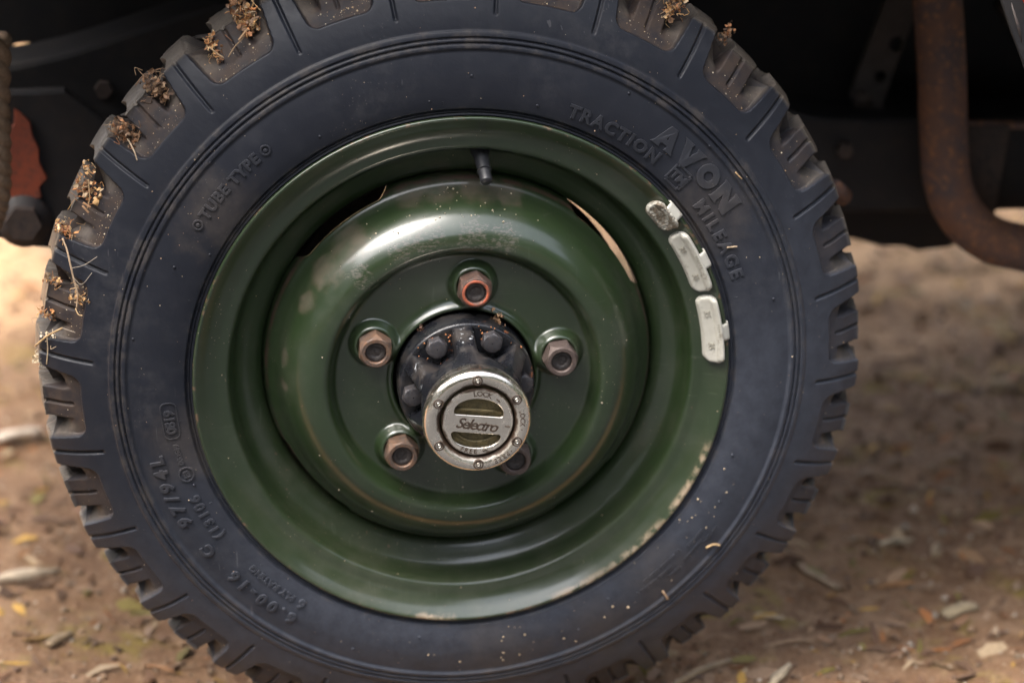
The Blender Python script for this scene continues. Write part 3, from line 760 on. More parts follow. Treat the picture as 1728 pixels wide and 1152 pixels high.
# grip bar inside the upper slot, curved lip inside the lower one
bar = tube([(-.0185, .0085, 0), (-.006, .0088, .0004), (.006, .0088, .0004), (.0185, .0085, 0)], .0012, 8)
mk('grip_bar', on_cap(np.array(bar[0]) + [0, 0, .0006], 0, 0, DR, -.0914), bar[1], MT['brass'], CAP)
bar = tube([(.0225 * math.cos(a), -.0225 * abs(math.sin(a)) + .0035, 0) for a in np.linspace(rad(205), rad(335), 14)], .0013, 8)
mk('grip_bar', on_cap(np.array(bar[0]) + [0, 0, .0006], 0, 0, DR, -.0914), bar[1], MT['brass'], CAP)
V, F = curve_mesh(text='Selectro', size=.0128, extrude=.00022, bevel=.00005, width=.0350, shear=.35, offset=.00016)
V[:, 1] -= (V[:, 1].max() + V[:, 1].min()) / 2
def dial_put(V, x, y, rot=0, lift=0):
    c, s_ = math.cos(rot), math.sin(rot); W = V.copy(); W[:, 0] = x + c * V[:, 0] - s_ * V[:, 1]; W[:, 1] = y + s_ * V[:, 0] + c * V[:, 1]; W[:, 2] = V[:, 2] + lift
    return on_cap(W, 0, 0, DR, -.0966)
mk('script_lettering', dial_put(V, .0002, -.0024, rad(-3), .00005), F, MT['ink'], CAP, smooth=False)
def arrow(k): return [[(-2.2 * k, -.5 * k), (.3 * k, -.5 * k), (.3 * k, -1.1 * k), (2.2 * k, 0), (.3 * k, 1.1 * k), (.3 * k, .5 * k), (-2.2 * k, .5 * k)], [(-1.8 * k, -.15 * k), (.6 * k, -.15 * k), (.6 * k, -.5 * k), (1.4 * k, 0), (.6 * k, .5 * k), (.6 * k, .15 * k), (-1.8 * k, .15 * k)]]
V, F = curve_mesh(arrow(.0011), extrude=.0002); mk('arrow_mark', dial_put(V, .0248, -.0022, rad(-3)), F, MT['ink'], CAP, smooth=False)
fl = lambda d: (lambda r: np.full_like(r, d))
def cap_text(txt, size, r0, th, width, cw, d, name='cap_lettering'):
    V, F = curve_mesh(text=txt, size=size, extrude=.00018, width=width, offset=.0001)
    V[:, 1] -= (V[:, 1].max() + V[:, 1].min()) / 2
    mk(name, bend(V, r0, th, d if callable(d) else fl(d), cw), F, MT['ink'], CAP, smooth=False)
cap_text('LOCK', .0062, .0246, 78.5, .0155, True, -.0967)
cap_text('FREE', .0054, .0258, 253.0, .0135, False, -.0967)
cp = np.array(smooth_profile(CAP_P, .0008)); cp = cp[cp[:, 1].argmin() - 30:]; 
def capd(r):
    o = np.argsort(cp[:, 0]); return np.interp(r, cp[o, 0], cp[o, 1])
def capd2(r): return np.interp(r, [.031, .0328, .035, .0376, .0402, .0424, .0438], [-.0950, -.0969, -.0982, -.0987, -.0982, -.0966, -.0942]) - .0001
cap_text('LOCK', .0056, .0366, 2.5, .0140, True, capd2)
cap_text('FREE', .0056, .0372, -58.5, .0140, True, capd2)
for th, r0 in ((-12.5, .0366), (-44.0, .0375)):
    V, F = curve_mesh([ring_outline(0, 0, .0006, 10)], extrude=.00018); mk('cap_lettering', bend(V, r0, th, capd2), F, MT['ink'], CAP, smooth=False)
for th, cw, r0 in ((46, True, .0246), (283, False, .0258)):
    V, F = curve_mesh(arrow(.0010), extrude=.0002); mk('arrow_mark', bend(V, r0, th, fl(-.0967), cw), F, MT['ink'], CAP, smooth=False)
for k in range(6):
    a = rad(90 + 60 * k); c = (.0366 * math.cos(a), .0366 * math.sin(a))
    s1 = lathe('cap_screw', smooth_profile([(4.4, -97.0), (4.4, -98.4), (3.8, -98.95), (3.1, -98.75), (2.9, -98.2), (2.5, -98.1), (2.2, -98.9), (1.5, -99.0), (1.2, -98.4), (.2, -98.3)], .0003), 24, MT['ink'], CAP, c=c)
    lathe('screw_head', smooth_profile([(1.7, -98.6), (1.55, -99.2), (1.0, -99.25), (.8, -98.8), (.1, -98.6)], .0003), 20, MT['chrome'], CAP, c=c)

# ---- tyre valve -----------------------------------------------------------------------------------
def polar(r, a, d): return Vector((r * math.cos(rad(a)), d, r * math.sin(rad(a))))
va, vb = polar(.1905, 84.3, .030), polar(.1730, 83.2, .000)
pth = [va + (vb - va) * k for k in (-.15, .0, .12, .45, .60, .61, .63, .64, .93, .97, 1.0)]
V, F = tube(pth, [.0085, .0082, .0068, .0058, .0055, .0062, .0062, .0050, .0050, .0046, .003], 20)
mk('valve_stem', V, F, MT['valve'], WH, sharp=40)['label'] = 'short black rubber valve stem'

# ---- balance weights on the flange -----------------------------------------------------------------
rim_s = smooth_profile(RIM, .0014); rf = rim_s[(rim_s[:, 1] < .015) & (rim_s[:, 0] > .199)][:-6]; of = np.argsort(rf[:, 0])
def d_rim(r): return np.interp(r, rf[of, 0], rf[of, 1])
def weight(a, b, mat, label, text=None, dirty=False):
    rin, rout = .2068, .2242; n, mm = 44, 24
    tt = np.linspace(-1, 1, n); ww = np.linspace(-1, 1, mm); T, Wd = np.meshgrid(tt, ww, indexing='ij')
    L = abs(a - b) / 2 * math.pi / 180 * .216
    endr = .0085
    ex = np.clip((np.abs(T) * L - (L - endr)) / endr, 0, 1); half = np.sqrt(np.maximum(1 - ex ** 2.4, .0))
    r = .5 * (rin + rout) + Wd * half * .5 * (rout - rin) + .0012 * (1 - half)
    th = rad((a + b) / 2) - T * L / .216
    e = np.minimum(1, np.minimum((1 - np.abs(Wd)) * half, (1 - np.abs(T)) * L / endr * 1.2) * 3.2)
    hgt = .0078 * np.sqrt(np.maximum(0, 1 - (1 - e) ** 2)) * np.where(np.abs(T) > .999, 0, 1)
    step = sstep(.26, .36, Wd) * sstep(.93, .84, np.abs(T)) * .0024 * (half > .3)
    d = d_rim(r) + .0015 - hgt - step
    if dirty: d = d - .0012 * vnoise(T * 14, Wd * 5, 3) - .0006 * vnoise(T * 40, Wd * 14, 4)
    o = mk('balance_weight', np.stack([r * np.cos(th), d, r * np.sin(th)], -1).reshape(-1, 3), [[i * mm + j, i * mm + j + 1, (i + 1) * mm + j + 1, (i + 1) * mm + j] for i in range(n - 1) for j in range(mm - 1)], mat, WH)
    o['label'] = label
    return o, lambda r_: np.interp(r_, r[n // 2], d[n // 2])
def clip(th, mat, parent, span=5.0):
    tv = np.linspace(-1, 1, 12); prof = [(.2195, -.0030), (.2212, -.0050), (.2240, -.0046), (.2268, -.0030), (.2292, -.0018), (.2298, .0012), (.2290, .004), (.2275, .006)]
    V = []; F = []
    for i, x in enumerate(tv):
        k = 1 - .25 * (abs(x) > .95)
        for r, d in prof: V.append((r * math.cos(rad(th + x * span / 2)), d + (.0012 if abs(x) > .95 else 0), r * math.sin(rad(th + x * span / 2))))
    m = len(prof)
    F = [[i * m + j, i * m + j + 1, (i + 1) * m + j + 1, (i + 1) * m + j] for i in range(len(tv) - 1) for j in range(m - 1)]
    o = mk('clip', V, F, mat, parent); mo = o.modifiers.new('s', 'SOLIDIFY'); mo.thickness = .0012
w1, s1 = weight(42.8, 34.6, MT['weight_dirty'], 'short balance weight crusted with brown dirt', dirty=True); clip(38.3, MT['weight'], w1, 4.0)
w2, s2 = weight(33.6, 17.8, MT['weight'], 'long pale balance weight marked 35, next to the dirty one'); clip(25.2, MT['weight'], w2, 3.8)
w3, s3 = weight(16.9, .2, MT['weight'], 'long pale balance weight marked 35, lowest of the three'); clip(7.8, MT['weight'], w3, 3.9)
for wo_, sf_, angs, mid in ((w2, s2, (29.4, 22.0), 25.7), (w3, s3, (12.6, 4.6), 8.6)):
    for a in angs:
        V, F = curve_mesh(text='35', size=.0066, extrude=.0006, offset=.0001); V[:, 1] -= V[:, 1].mean()
        mk('number', bend(V, .2132, a, sf_, True, .0001), F, MT['stamp'], wo_, smooth=False)
    polys = [[(x, -.0009), (x + .0009, -.0009), (x + .0007, .0009), (x, .0009)] for x in (-.006, -.004, -.002, .0002, .0028, .005)]
    V, F = curve_mesh(polys, extrude=.00025); mk('number', bend(V, .2205, mid, sf_, True, .0001), F, MT['stamp'], wo_, smooth=False)

# ------------------------------------------------------------------ the vehicle round the wheel
CAR = empty('vehicle', (0, .75, 0))
tag(CAR, 'black underside and wheel arch of an old off-road vehicle behind the wheel', 'vehicle')
CAR.location = (0, 0, 0)
arch = [(.60, .40), (.462, .600), (.455, .618), (.443, .645), (.433, .670), (.405, .735), (.360, .810), (.30, .865), (-.30, .865), (-.40, .815), (-.47, .72), (-.56, .52), (-.66, .52), (-.66, 1.06), (2.3, 1.06), (2.3, .40)]
plate('wing_panel', arch, -.045, .003, MT['panel'], CAR, bevel=.0012)['label'] = 'black scratched wing panel edge of the wheel arch'
lathe_ = None
rv = lathe_verts(np.array([(.0001, -.006), (.012, -.0055), (.0165, -.003), (.018, 0), (.018, .006)]), 32)
rv = rv.reshape(-1, 3) + np.array([.4665, -.0480, .6760]); mk('side_reflector', rv, grid_faces(5, 32), MT['red'], CAR)['label'] = 'red reflector on the wing panel'
gl = tube([(.440, -.0468, .668), (.4475, -.0468, .648), (.4515, -.0468, .634)], [.0010, .0018, .0010], 6)
mk('paint_scar', *gl, MT['rustdark'], CAR)
box('bonnet', (-.70, -.04, 1.062), (1.0, 1.60, 1.09), MT['panel'], CAR)
box('far_wing_panel', (-.66, 1.60, .90), (2.3, 1.62, 1.06), MT['panel'], CAR)
box('cabin', (1.0, .02, 1.062), (2.6, 1.62, 1.75), MT['panel'], CAR)
box('floor_pan', (-.15, .50, .63), (2.3, 1.20, .66), MT['black2'], CAR)
box('arch_roof', (-.64, -.04, .90), (.9, .52, .92), MT['black2'], CAR)
# inner wing with the opening that lets daylight through at the front
box('radiator_panel', (-.30, .62, .50), (-.27, 1.30, 1.05), MT['black2'], CAR)
inner = [(-.66, .530), (-.412, .533), (-.385, .544), (-.340, .546), (-.300, .525), (-.10, .535), (.10, .50), (.45, .44), (1.2, .44), (1.2, .90), (-.66, .90)]
plate('inner_wing', inner, .46, .004, MT['black2'], CAR)
# chassis rail arching over the axle
def rail(name, y0, y1, ptsz, h, mat):
    P = crom([(x, 0, z) for x, z in ptsz], 8); V = []; F = []
    for p in P:
        V += [(p.x, y0, p.z - h / 2), (p.x, y0, p.z + h / 2), (p.x, y1, p.z + h / 2), (p.x, y1, p.z - h / 2)]
    for i in range(len(P) - 1):
        for k in range(4): F.append([i * 4 + k, i * 4 + (k + 1) % 4, (i + 1) * 4 + (k + 1) % 4, (i + 1) * 4 + k])
    F += [[3, 2, 1, 0], [len(V) - 4 + k for k in range(4)]]
    o = mk(name, V, F, mat, CAR, smooth=False); b = o.modifiers.new('b', 'BEVEL'); b.width = .006; b.segments = 2; return o
rail('chassis_rail', .36, .44, [(-.62, .480), (-.44, .492), (-.34, .505), (-.22, .540), (-.08, .575), (.10, .575), (.24, .505), (.36, .425), (.48, .409), (.70, .405), (1.2, .40), (2.2, .40)], .098, MT['black2'])
rail('far_chassis_rail', 1.18, 1.26, [(-.62, .52), (0, .58), (.4, .50), (1.2, .50), (2.2, .50)], .09, MT['black2'])
# gearbox and crossmember hanging below the rail
lump = [(.30, .40), (.30, .325), (.395, .318), (.452, .313), (.490, .301), (.515, .300), (.530, .294), (.560, .296), (.582, .305), (.600, .330), (.66, .37), (.80, .39), (.80, .42), (.30, .42)]
plate('crossmember', lump, .47, .05, MT['black2'], CAR, bevel=.004)
# perforated bracket with bolt
br = [(.446, .452), (.438, .475), (.445, .500), (.455, .530), (.470, .575), (.505, .575), (.492, .540), (.480, .505), (.470, .470), (.468, .452)]
plate('steering_bracket', br, .402, .006, MT['bracket'], CAR, holes=[ring_outline(.466, .492, .0075, 16), ring_outline(.480, .525, .0075, 16)])
V, F = tube([(.446, .388, .470), (.446, .404, .470)], .0085, 14); mk('bracket_bolt', V, F, MT['rustdark'], CAR)
V, F = tube([(.352, .20, .440), (.372, .21, .437), (.384, .22, .425)], .009, 10); mk('steering_joint', V, F, MT['pipe'], CAR)
V, F = tube(crom([(.470, .30, .72), (.484, .30, .625), (.496, .30, .533), (.503, .30, .456), (.510, .30, .408), (.527, .30, .374), (.553, .30, .351), (.584, .30, .340), (.631, .30, .332), (.80, .30, .322), (1.6, .32, .33)], 8), .0235, 24)
EP = mk('exhaust_pipe', V, F, MT['pipe'], CAR); EP['label'] = 'bent rusty exhaust pipe'
for bx_, bz_ in ((.33, .455), (.42, .430), (.56, .425), (.66, .390), (-.30, .520), (-.20, .552)):
    V, F = tube([(bx_, .362, bz_), (bx_, .350, bz_)], .0085, 6); mk('chassis_bolt', V, F, MT['rustdark'], CAR, smooth=False)
V, F = tube(crom([(.52, .352, .455), (.62, .352, .448), (.74, .352, .446), (1.2, .352, .44)], 6), .004, 8); mk('brake_pipe', V, F, MT['pipe'], CAR)
V, F = tube(crom([(.60, .43, .56), (.64, .42, .50), (.66, .42, .45), (.67, .42, .38)], 6), .014, 12); mk('steering_drop_arm', V, F, MT['rustdark'], CAR)
plate('stiffener', [(.545, .36), (.575, .36), (.585, .45), (.540, .45)], .352, .006, MT['rustdark'], CAR)
# axle, spring, hanger
V, F = tube([(0, .12, 0.35), (0, .30, .35), (.0, 1.3, .35)], [.05, .042, .042], 20); mk('front_axle', V, F, MT['rustdark'], CAR)
sp = crom([(-.44, .345, .415), (-.30, .345, .440), (-.15, .345, .452), (0, .345, .455), (.15, .345, .452), (.26, .345, .444)], 6)
for k in range(4):
    sub = sp[k * 3: len(sp) - k * 3]; V = []; F = []
    for p in sub: V += [(p.x, .32, p.z - k * .008 - .0035), (p.x, .32, p.z - k * .008 + .0035), (p.x, .375, p.z - k * .008 + .0035), (p.x, .375, p.z - k * .008 - .0035)]
    for i in range(len(sub) - 1):
        for j in range(4): F.append([i * 4 + j, i * 4 + (j + 1) % 4, (i + 1) * 4 + (j + 1) % 4, (i + 1) * 4 + j])
    F += [[3, 2, 1, 0], [len(V) - 4 + j for j in range(4)]]
    mk('spring_leaf', V, F, MT['spring'], CAR, smooth=False)
hang = [(-.47, .53), (-.335, .53), (-.300, .50), (-.300, .455), (-.330, .430), (-.345, .400), (-.350, .383), (-.372, .386), (-.402, .396), (-.44, .41), (-.47, .45)]
plate('spring_hanger', hang, .315, .012, MT['black2'], CAR, bevel=.003)
rp = [(-.397, .430), (-.389, .427), (-.377, .431), (-.362, .434), (-.364, .443), (-.356, .452), (-.362, .468), (-.361, .480), (-.366, .492), (-.367, .505), (-.373, .512), (-.379, .517), (-.380, .505), (-.388, .494), (-.391, .470), (-.388, .452)]
plate('rusty_plate', rp, .303, .004, MT['rustred'], CAR, bevel=.0008)['label'] = 'flaking red rust on the spring hanger'
for cx, cz, R_ in ((-.379, .411, .0170),):
    V, F = tube([(cx, .310, cz), (cx, .290, cz)], R_, 6); mk('shackle_bolt', V, F, MT['rustdark'], CAR, smooth=False)
    V, F = tube([(cx, .309, cz), (cx, .300, cz)], R_ * 1.5, 24); mk('shackle_washer', V, F, MT['spring'], CAR)
box('front_bumper', (-.66, -.02, .44), (-.55, 1.66, .56), MT['black2'], CAR)

# ------------------------------------------------------------------ rope hanging at the front
def rope():
    V, F = [], []
    base = crom([(-.386, .24, .60), (-.391, .238, .545), (-.3935, .236, .50), (-.397, .237, .46), (-.406, .24, .43)], 16)
    for s_ in range(3):
        pth = []
        for i, p in enumerate(base):
            a = i * .42 + s_ * 2 * math.pi / 3; pth.append((p.x + .0068 * math.cos(a), p.y + .0068 * math.sin(a), p.z))
        v, f = tube(pth, .0078, 10); b = len(V); V += v; F += [[i + b for i in q] for q in f]
    return V, F
V, F = rope(); tag(mk('rope', V, F, MT['rope']), 'thick brown twisted rope hanging in front of the red rust patch', 'rope')

# ------------------------------------------------------------------ dry plant bits caught in the tread
TAN = [(.56, .33, .14), (.44, .24, .10), (.62, .42, .22), (.32, .15, .07), (.20, .10, .05), (.54, .25, .10), (.40, .29, .18)]
DRK = [(.15, .09, .055), (.22, .14, .09), (.09, .058, .04), (.26, .15, .085), (.30, .20, .12)]
class Tight(random.Random):
    def gauss(s, m, sd): return max(-1.35 * sd, min(1.35 * sd, random.Random.gauss(s, m, sd)))
def leafy(rng, V, F, T, c, size, pal, n, er=Vector((1, 0, 0)), et=Vector((0, 0, 1))):
    for _ in range(n):
        seed_ = size * 900; L = size * rng.uniform(.06, .24); Wd = L * rng.uniform(.2, .5)
        p = Vector(c) + (er * rng.gauss(0, 1.45) + et * (rng.gauss(0, .62) + .5 * math.sin(seed_ + 3 * rng.random())) + Vector((0, rng.gauss(0, .6), 0))) * size * .21
        ax = Vector((rng.gauss(0, 1), rng.gauss(0, .7), rng.gauss(0, 1))).normalized(); sd = ax.orthogonal().normalized()
        sd.rotate(Quaternion(ax, rng.uniform(0, 6.28))); nm = ax.cross(sd)
        col = rng.choice(pal); k = rng.uniform(.7, 1.25); b = len(V); cv = rng.uniform(-.35, .35); tw = rng.uniform(-.6, .6)
        for i, q in enumerate((0, .3, .65, 1)):
            wv = Wd * (.25, 1, .75, .08)[i]; s2 = sd * math.cos(tw * q) + nm * math.sin(tw * q)
            ctr = p + ax * (L * (q - .5)) + nm * (cv * L * math.sin(q * 3.14))
            V += [tuple(ctr + s2 * wv), tuple(ctr + nm * wv * .5), tuple(ctr - s2 * wv)]; T += [(col[0] * k, col[1] * k, col[2] * k, 1)] * 3
        for i in range(3):
            for j in range(2): F.append([b + i * 3 + j, b + i * 3 + j + 1, b + i * 3 + 4 + j, b + i * 3 + 3 + j])
def fibre(rng, V, F, T, pts, r, col):
    v, f = tube(crom(pts, 5), r, 5); b = len(V); V += v; F += [[i + b for i in q] for q in f]; T += [(*col, 1)] * len(v)
def wp(r, th, d): return Vector((r * math.cos(rad(th)), d, ZC + r * math.sin(rad(th))))
def debris(name, label, cat, r, th, d, size, seed, pal, n=60, nf=10, extra=None, group=None):
    rng = Tight(seed); c = wp(r - .002, th, d + .003); V, F, T = [], [], []
    er_ = Vector((math.cos(rad(th)), .35, math.sin(rad(th)))).normalized(); et_ = Vector((-math.sin(rad(th)), 0, math.cos(rad(th))))
    leafy(rng, V, F, T, c, size, [tuple(min(.8, 1.3 * q) for q in k) for k in pal], n, er_, et_)
    for _ in range(nf):
        a = c + Vector((rng.gauss(0, 1), rng.gauss(0, .6), rng.gauss(0, 1))) * size * .3
        b_ = a + Vector((rng.gauss(0, 1), rng.gauss(0, .6), rng.gauss(0, 1))) * size * .24
        m_ = (a + b_) / 2 + Vector((rng.gauss(0, 1), rng.gauss(0, .5), rng.gauss(0, 1))) * size * .12
        fibre(rng, V, F, T, [a, m_, b_], rng.uniform(.00018, .0004), rng.choice(pal))
    for pts, rr_, col in (extra or []): fibre(rng, V, F, T, pts, rr_, col)
    V = np.array(V) - np.array(c)
    o = mk(name, V, F, MT['tint'], None, attrs={'tint': ('FLOAT_COLOR', T)}, loc=c)
    return tag(o, label, cat, group)
G_ = 'dry plant bits caught in the tread'
debris('dry_leaf_clump', 'large orange-brown leaf clump in the tread groove at the top left edge', 'plant debris', .356, 118.6, .034, .034, 11, TAN + DRK[:2], 120, 14, group=G_,
       extra=[([wp(.344, 119.5, .033), wp(.340, 120.6, .028), wp(.3385, 122.0, .026), wp(.3345, 123.6, .025)], .0005, (.36, .24, .14)), ([wp(.344, 119.4, .031), wp(.341, 121.1, .026)], .0009, (.42, .27, .15))])
debris('dry_leaf_clump', 'pale tan curled leaf clump joined by a thin stem to the top clump', 'plant debris', .3465, 124.4, .036, .026, 12, TAN, 90, 8, group=G_,
       extra=[([wp(.336, 124.2, .026), wp(.342, 124.6, .028), wp(.349, 125.0, .034)], .0006, (.40, .27, .15))])
debris('moss_tuft', 'dark fibrous moss tuft in the groove below the tan leaf clump', 'plant debris', .3535, 133.8, .037, .028, 13, DRK, 110, 40, group=G_)
debris('moss_tuft', 'dark brown fibrous moss tuft with a loose pale twig', 'plant debris', .3495, 141.2, .036, .028, 14, DRK + TAN[3:5], 110, 30, group=G_,
       extra=[([wp(.343, 141.8, .032), wp(.334, 142.4, .024), wp(.328, 143.2, .021)], .0006, (.40, .30, .20))])
debris('dry_leaf_clump', 'tan shredded leaf clump with a fan of dry bracts', 'plant debris', .3500, 150.9, .034, .026, 15, TAN, 90, 14, group=G_,
       extra=[([wp(.348, 152.5, .028), wp(.341, 152.6, .026)], .0010, (.36, .20, .10)), ([wp(.3475, 152.9, .028), wp(.3405, 153.4, .026)], .0009, (.40, .23, .12)), ([wp(.352, 149.5, .033), wp(.345, 151.5, .029), wp(.343, 153, .027)], .0005, (.38, .25, .13))])
debris('dry_leaf_clump', 'small rusty-orange crumb of leaf at the outer tread edge', 'plant debris', .3575, 148.6, .040, .013, 16, TAN, 40, 4, group=G_)
stem = [wp(.352, 158.6, .036), wp(.346, 159.6, .028), wp(.339, 161.6, .022), wp(.333, 163.6, .020), wp(.329, 165.0, .019), wp(.3275, 167.2, .019)]
debris('dry_plant', 'long dry stem with shrivelled leaves lying down the left shoulder', 'plant debris', .3285, 165.6, .018, .020, 17, TAN[:3] + [(.45, .36, .25)], 46, 8, group=G_,
       extra=[(stem, .0008, (.40, .28, .18)), ([wp(.339, 161.6, .022), wp(.330, 160.6, .020), wp(.322, 158.6, .017)], .00025, (.40, .33, .26)), ([wp(.335, 162.8, .020), wp(.3275, 163.4, .019), wp(.322, 161.2, .017)], .00025, (.38, .32, .25))])
debris('dry_leaf_clump', 'straw-coloured leaf bits in the groove above the long stem', 'plant debris', .3540, 157.4, .037, .022, 18, TAN, 60, 16, group=G_)
debris('moss_tuft', 'small brown tuft in the upper groove of the leftmost pocket', 'plant debris', .3525, 165.3, .038, .018, 19, DRK + TAN, 50, 14, group=G_)
debris('dry_leaf_clump', 'small tan leaf tuft in the lower groove of the leftmost pocket', 'plant debris', .3535, 170.0, .039, .018, 20, TAN, 50, 10, group=G_)
debris('dry_twig', 'forked pale twig crossing the lug at the left edge of the tyre', 'plant debris', .3500, 173.0, .034, .016, 21, [(.60, .50, .36), (.52, .40, .26)], 26, 4, group=G_,
       extra=[([wp(.3585, 174.6, .040), wp(.349, 172.6, .032), wp(.337, 170.6, .022)], .0009, (.48, .32, .16)), ([wp(.349, 172.8, .032), wp(.348, 175.0, .034), wp(.349, 177.0, .036)], .0005, (.50, .38, .24)), ([wp(.337, 170.6, .022), wp(.326, 170.9, .019)], .0003, (.40, .33, .26))])
debris('dry_leaf_clump', 'pale papery scrap hanging at the left edge below the twig', 'plant debris', .3565, 176.8, .040, .016, 22, [(.62, .54, .40), (.5, .40, .27)], 40, 8, group=G_)
debris('moss_tuft', 'orange-brown tuft in the groove at the top right of the tyre', 'plant debris', .3560, 59.2, .036, .026, 23, TAN + DRK, 80, 30, group=G_)
debris('soil_crumbs', 'crumbly brown soil along the tread edge at the upper right', 'plant debris', .3615, 50.2, .052, .018, 24, DRK + TAN[3:5], 60, 2, group=G_)
debris('soil_crumbs', 'tan mud crumbs packed behind the top right of the hub flange', 'mud', .0585, 62, -.006, .020, 25, [(.30, .17, .09), (.20, .12, .07), (.36, .22, .12)], 60, 2)
debris('soil_crumbs', 'reddish mud crumbs behind the top left of the hub flange', 'mud', .0590, 128, -.004, .012, 26, [(.20, .10, .06), (.12, .08, .06)], 30, 2)
def straw(name, label, pts, r, col):
    V, F, T = [], [], []; c = Vector(pts[0]); fibre(None, V, F, T, pts, r, col)
    tag(mk(name, np.array(V) - np.array(c), F, MT['tint'], attrs={'tint': ('FLOAT_COLOR', T)}, loc=c), label, 'straw', 'straw bits stuck on the sidewall')
straw('straw', 'curved straw stuck on the lower right sidewall rings', [wp(.2745, -39.2, .002), wp(.279, -37.9, .0035), wp(.284, -37.4, .0035)], .0010, (.50, .34, .18))
straw('straw', 'short straight straw lying across the lower right sidewall rings', [wp(.2760, -50.7, .003), wp(.2860, -51.0, .0035)], .0011, (.44, .29, .18))
straw('straw', 'thin pale straw caught between the raised letters at the right', [wp(.247, 25.4, -.0006), wp(.2555, 24.6, -.0006)], .0007, (.36, .27, .18))
straw('straw', 'tiny straw on the sidewall rings at the upper right', [wp(.2860, 36.6, .003), wp(.2870, 34.9, .003)], .0006, (.46, .30, .16))

# ------------------------------------------------------------------ sand grains stuck to tyre and disc
def grains(name, pts, cols, sizes, mat):
    pts = np.array(pts); n = len(pts); rng = np.random.default_rng(4)
    base = np.array([(1, 0, 0), (-1, 0, 0), (0, 1, 0), (0, -1, 0), (0, 0, 1), (0, 0, -1)], float)
    tri = np.array([(0, 2, 4), (2, 1, 4), (1, 3, 4), (3, 0, 4), (2, 0, 5), (1, 2, 5), (3, 1, 5), (0, 3, 5)])
    sc_ = np.array(sizes)[:, None, None] * rng.uniform(.6, 1.3, (n, 6, 3))
    V = pts[:, None, :] + base[None] * sc_; F = tri[None] + (np.arange(n) * 6)[:, None, None]
    T = np.repeat(np.c_[np.array(cols), np.ones(n)], 6, axis=0)
    return mk(name, V.reshape(-1, 3), F.reshape(-1, 3), mat, attrs={'tint': ('FLOAT_COLOR', T)})
rng = np.random.default_rng(7); pts, cols, sizes = [], [], []
idx = np.where((KV > .6) & (rg.ravel() > 321) & (rg.ravel() < 350))[0]
ang = np.degrees(np.arctan2(PV[:, 2], PV[:, 0])) % 360
for i in rng.choice(idx, 9000):
    a = ang[i]
    dens = (1.0 if 84 < a < 178 else .55 if 20 < a <= 84 else .12) * (.4 + .9 * (math.sin(i * .0007) > -.2))
    low = math.exp(-max(0, rg.ravel()[i] - 324) / 11)
    if rng.random() < dens * (.10 + .75 * low) * .42:
        pts.append(PV[i] + [0, 0, ZC]); k = rng.uniform(.6, 1.2); cols.append(np.array([(.55, .42, .26), (.42, .28, .16), (.65, .55, .40)][rng.integers(3)]) * k); sizes.append(rng.choice([.00028, .0004, .0006, .0009], p=[.4, .35, .18, .07]))
for _ in range(200):
    a = rng.uniform(0, 360); r_ = rng.uniform(.236, .318); pts.append(np.array(wp(r_, a, float(d_side(r_)) - .0002))); cols.append(np.array([(.50, .40, .28), (.40, .26, .17)][rng.integers(2)]) * rng.uniform(.6, 1.2)); sizes.append(rng.choice([.0003, .00045, .0008], p=[.6, .3, .1]))
for _ in range(22):
    a = rng.normal(282, 12); r_ = rng.uniform(.24, .278); pts.append(np.array(wp(r_, a, float(d_side(r_)) - .0004))); cols.append(np.array((.55, .42, .27)) * rng.uniform(.7, 1.2)); sizes.append(rng.choice([.0005, .0009, .0014], p=[.5, .35, .15]))
for _ in range(18):
    a = rng.normal(325, 8); r_ = rng.uniform(.236, .262); pts.append(np.array(wp(r_, a, float(d_side(r_)) - .0004))); cols.append(np.array((.55, .44, .30)) * rng.uniform(.7, 1.2)); sizes.append(rng.choice([.0005, .0009, .0014], p=[.5, .35, .15]))
def disc_d(r): return float(np.interp(r, dp[:, 0], dp[:, 1]))
for _ in range(46):
    a = rng.normal(98, 14); r_ = rng.uniform(.141, .160); pts.append(np.array(wp(r_, a, disc_d(r_) - .0003))); cols.append(np.array((.50, .42, .30)) * rng.uniform(.7, 1.2)); sizes.append(rng.choice([.0004, .0008, .0012], p=[.5, .35, .15]))
for _ in range(90):
    a = rng.uniform(0, 360); r_ = rng.uniform(.066, .165); pts.append(np.array(wp(r_, a, disc_d(r_) - .0003))); cols.append(np.array((.45, .36, .27)) * rng.uniform(.6, 1.2)); sizes.append(rng.choice([.0003, .0006, .0009], p=[.6, .3, .1]))
for _ in range(60):
    a = rng.uniform(0, 360); r_ = rng.uniform(.175, .224); pts.append(np.array(wp(r_, a, float(np.interp(r_, rim_s[6:25, 0], rim_s[6:25, 1])) if False else float(np.interp(r_, [.174, .186, .193, .196, .2, .212, .224], [.0435, .0374, .0306, .018, .0125, .0092, .0006])) - .0003))); cols.append(np.array((.5, .38, .26)) * rng.uniform(.6, 1.2)); sizes.append(rng.choice([.0003, .0006, .0009], p=[.6, .3, .1]))
for _ in range(40):
    a = rng.uniform(30, 150); r_ = rng.uniform(.040, .058); pts.append(np.array(wp(r_, a, -.0212))); cols.append(np.array((.42, .17, .07)) * rng.uniform(.6, 1.3)); sizes.append(rng.choice([.0005, .0009, .0012]))
tag(grains('sand_grit', pts, cols, sizes, MT['stone']), 'pale sand grains sprinkled over tyre and wheel', 'sand', kind='stuff')

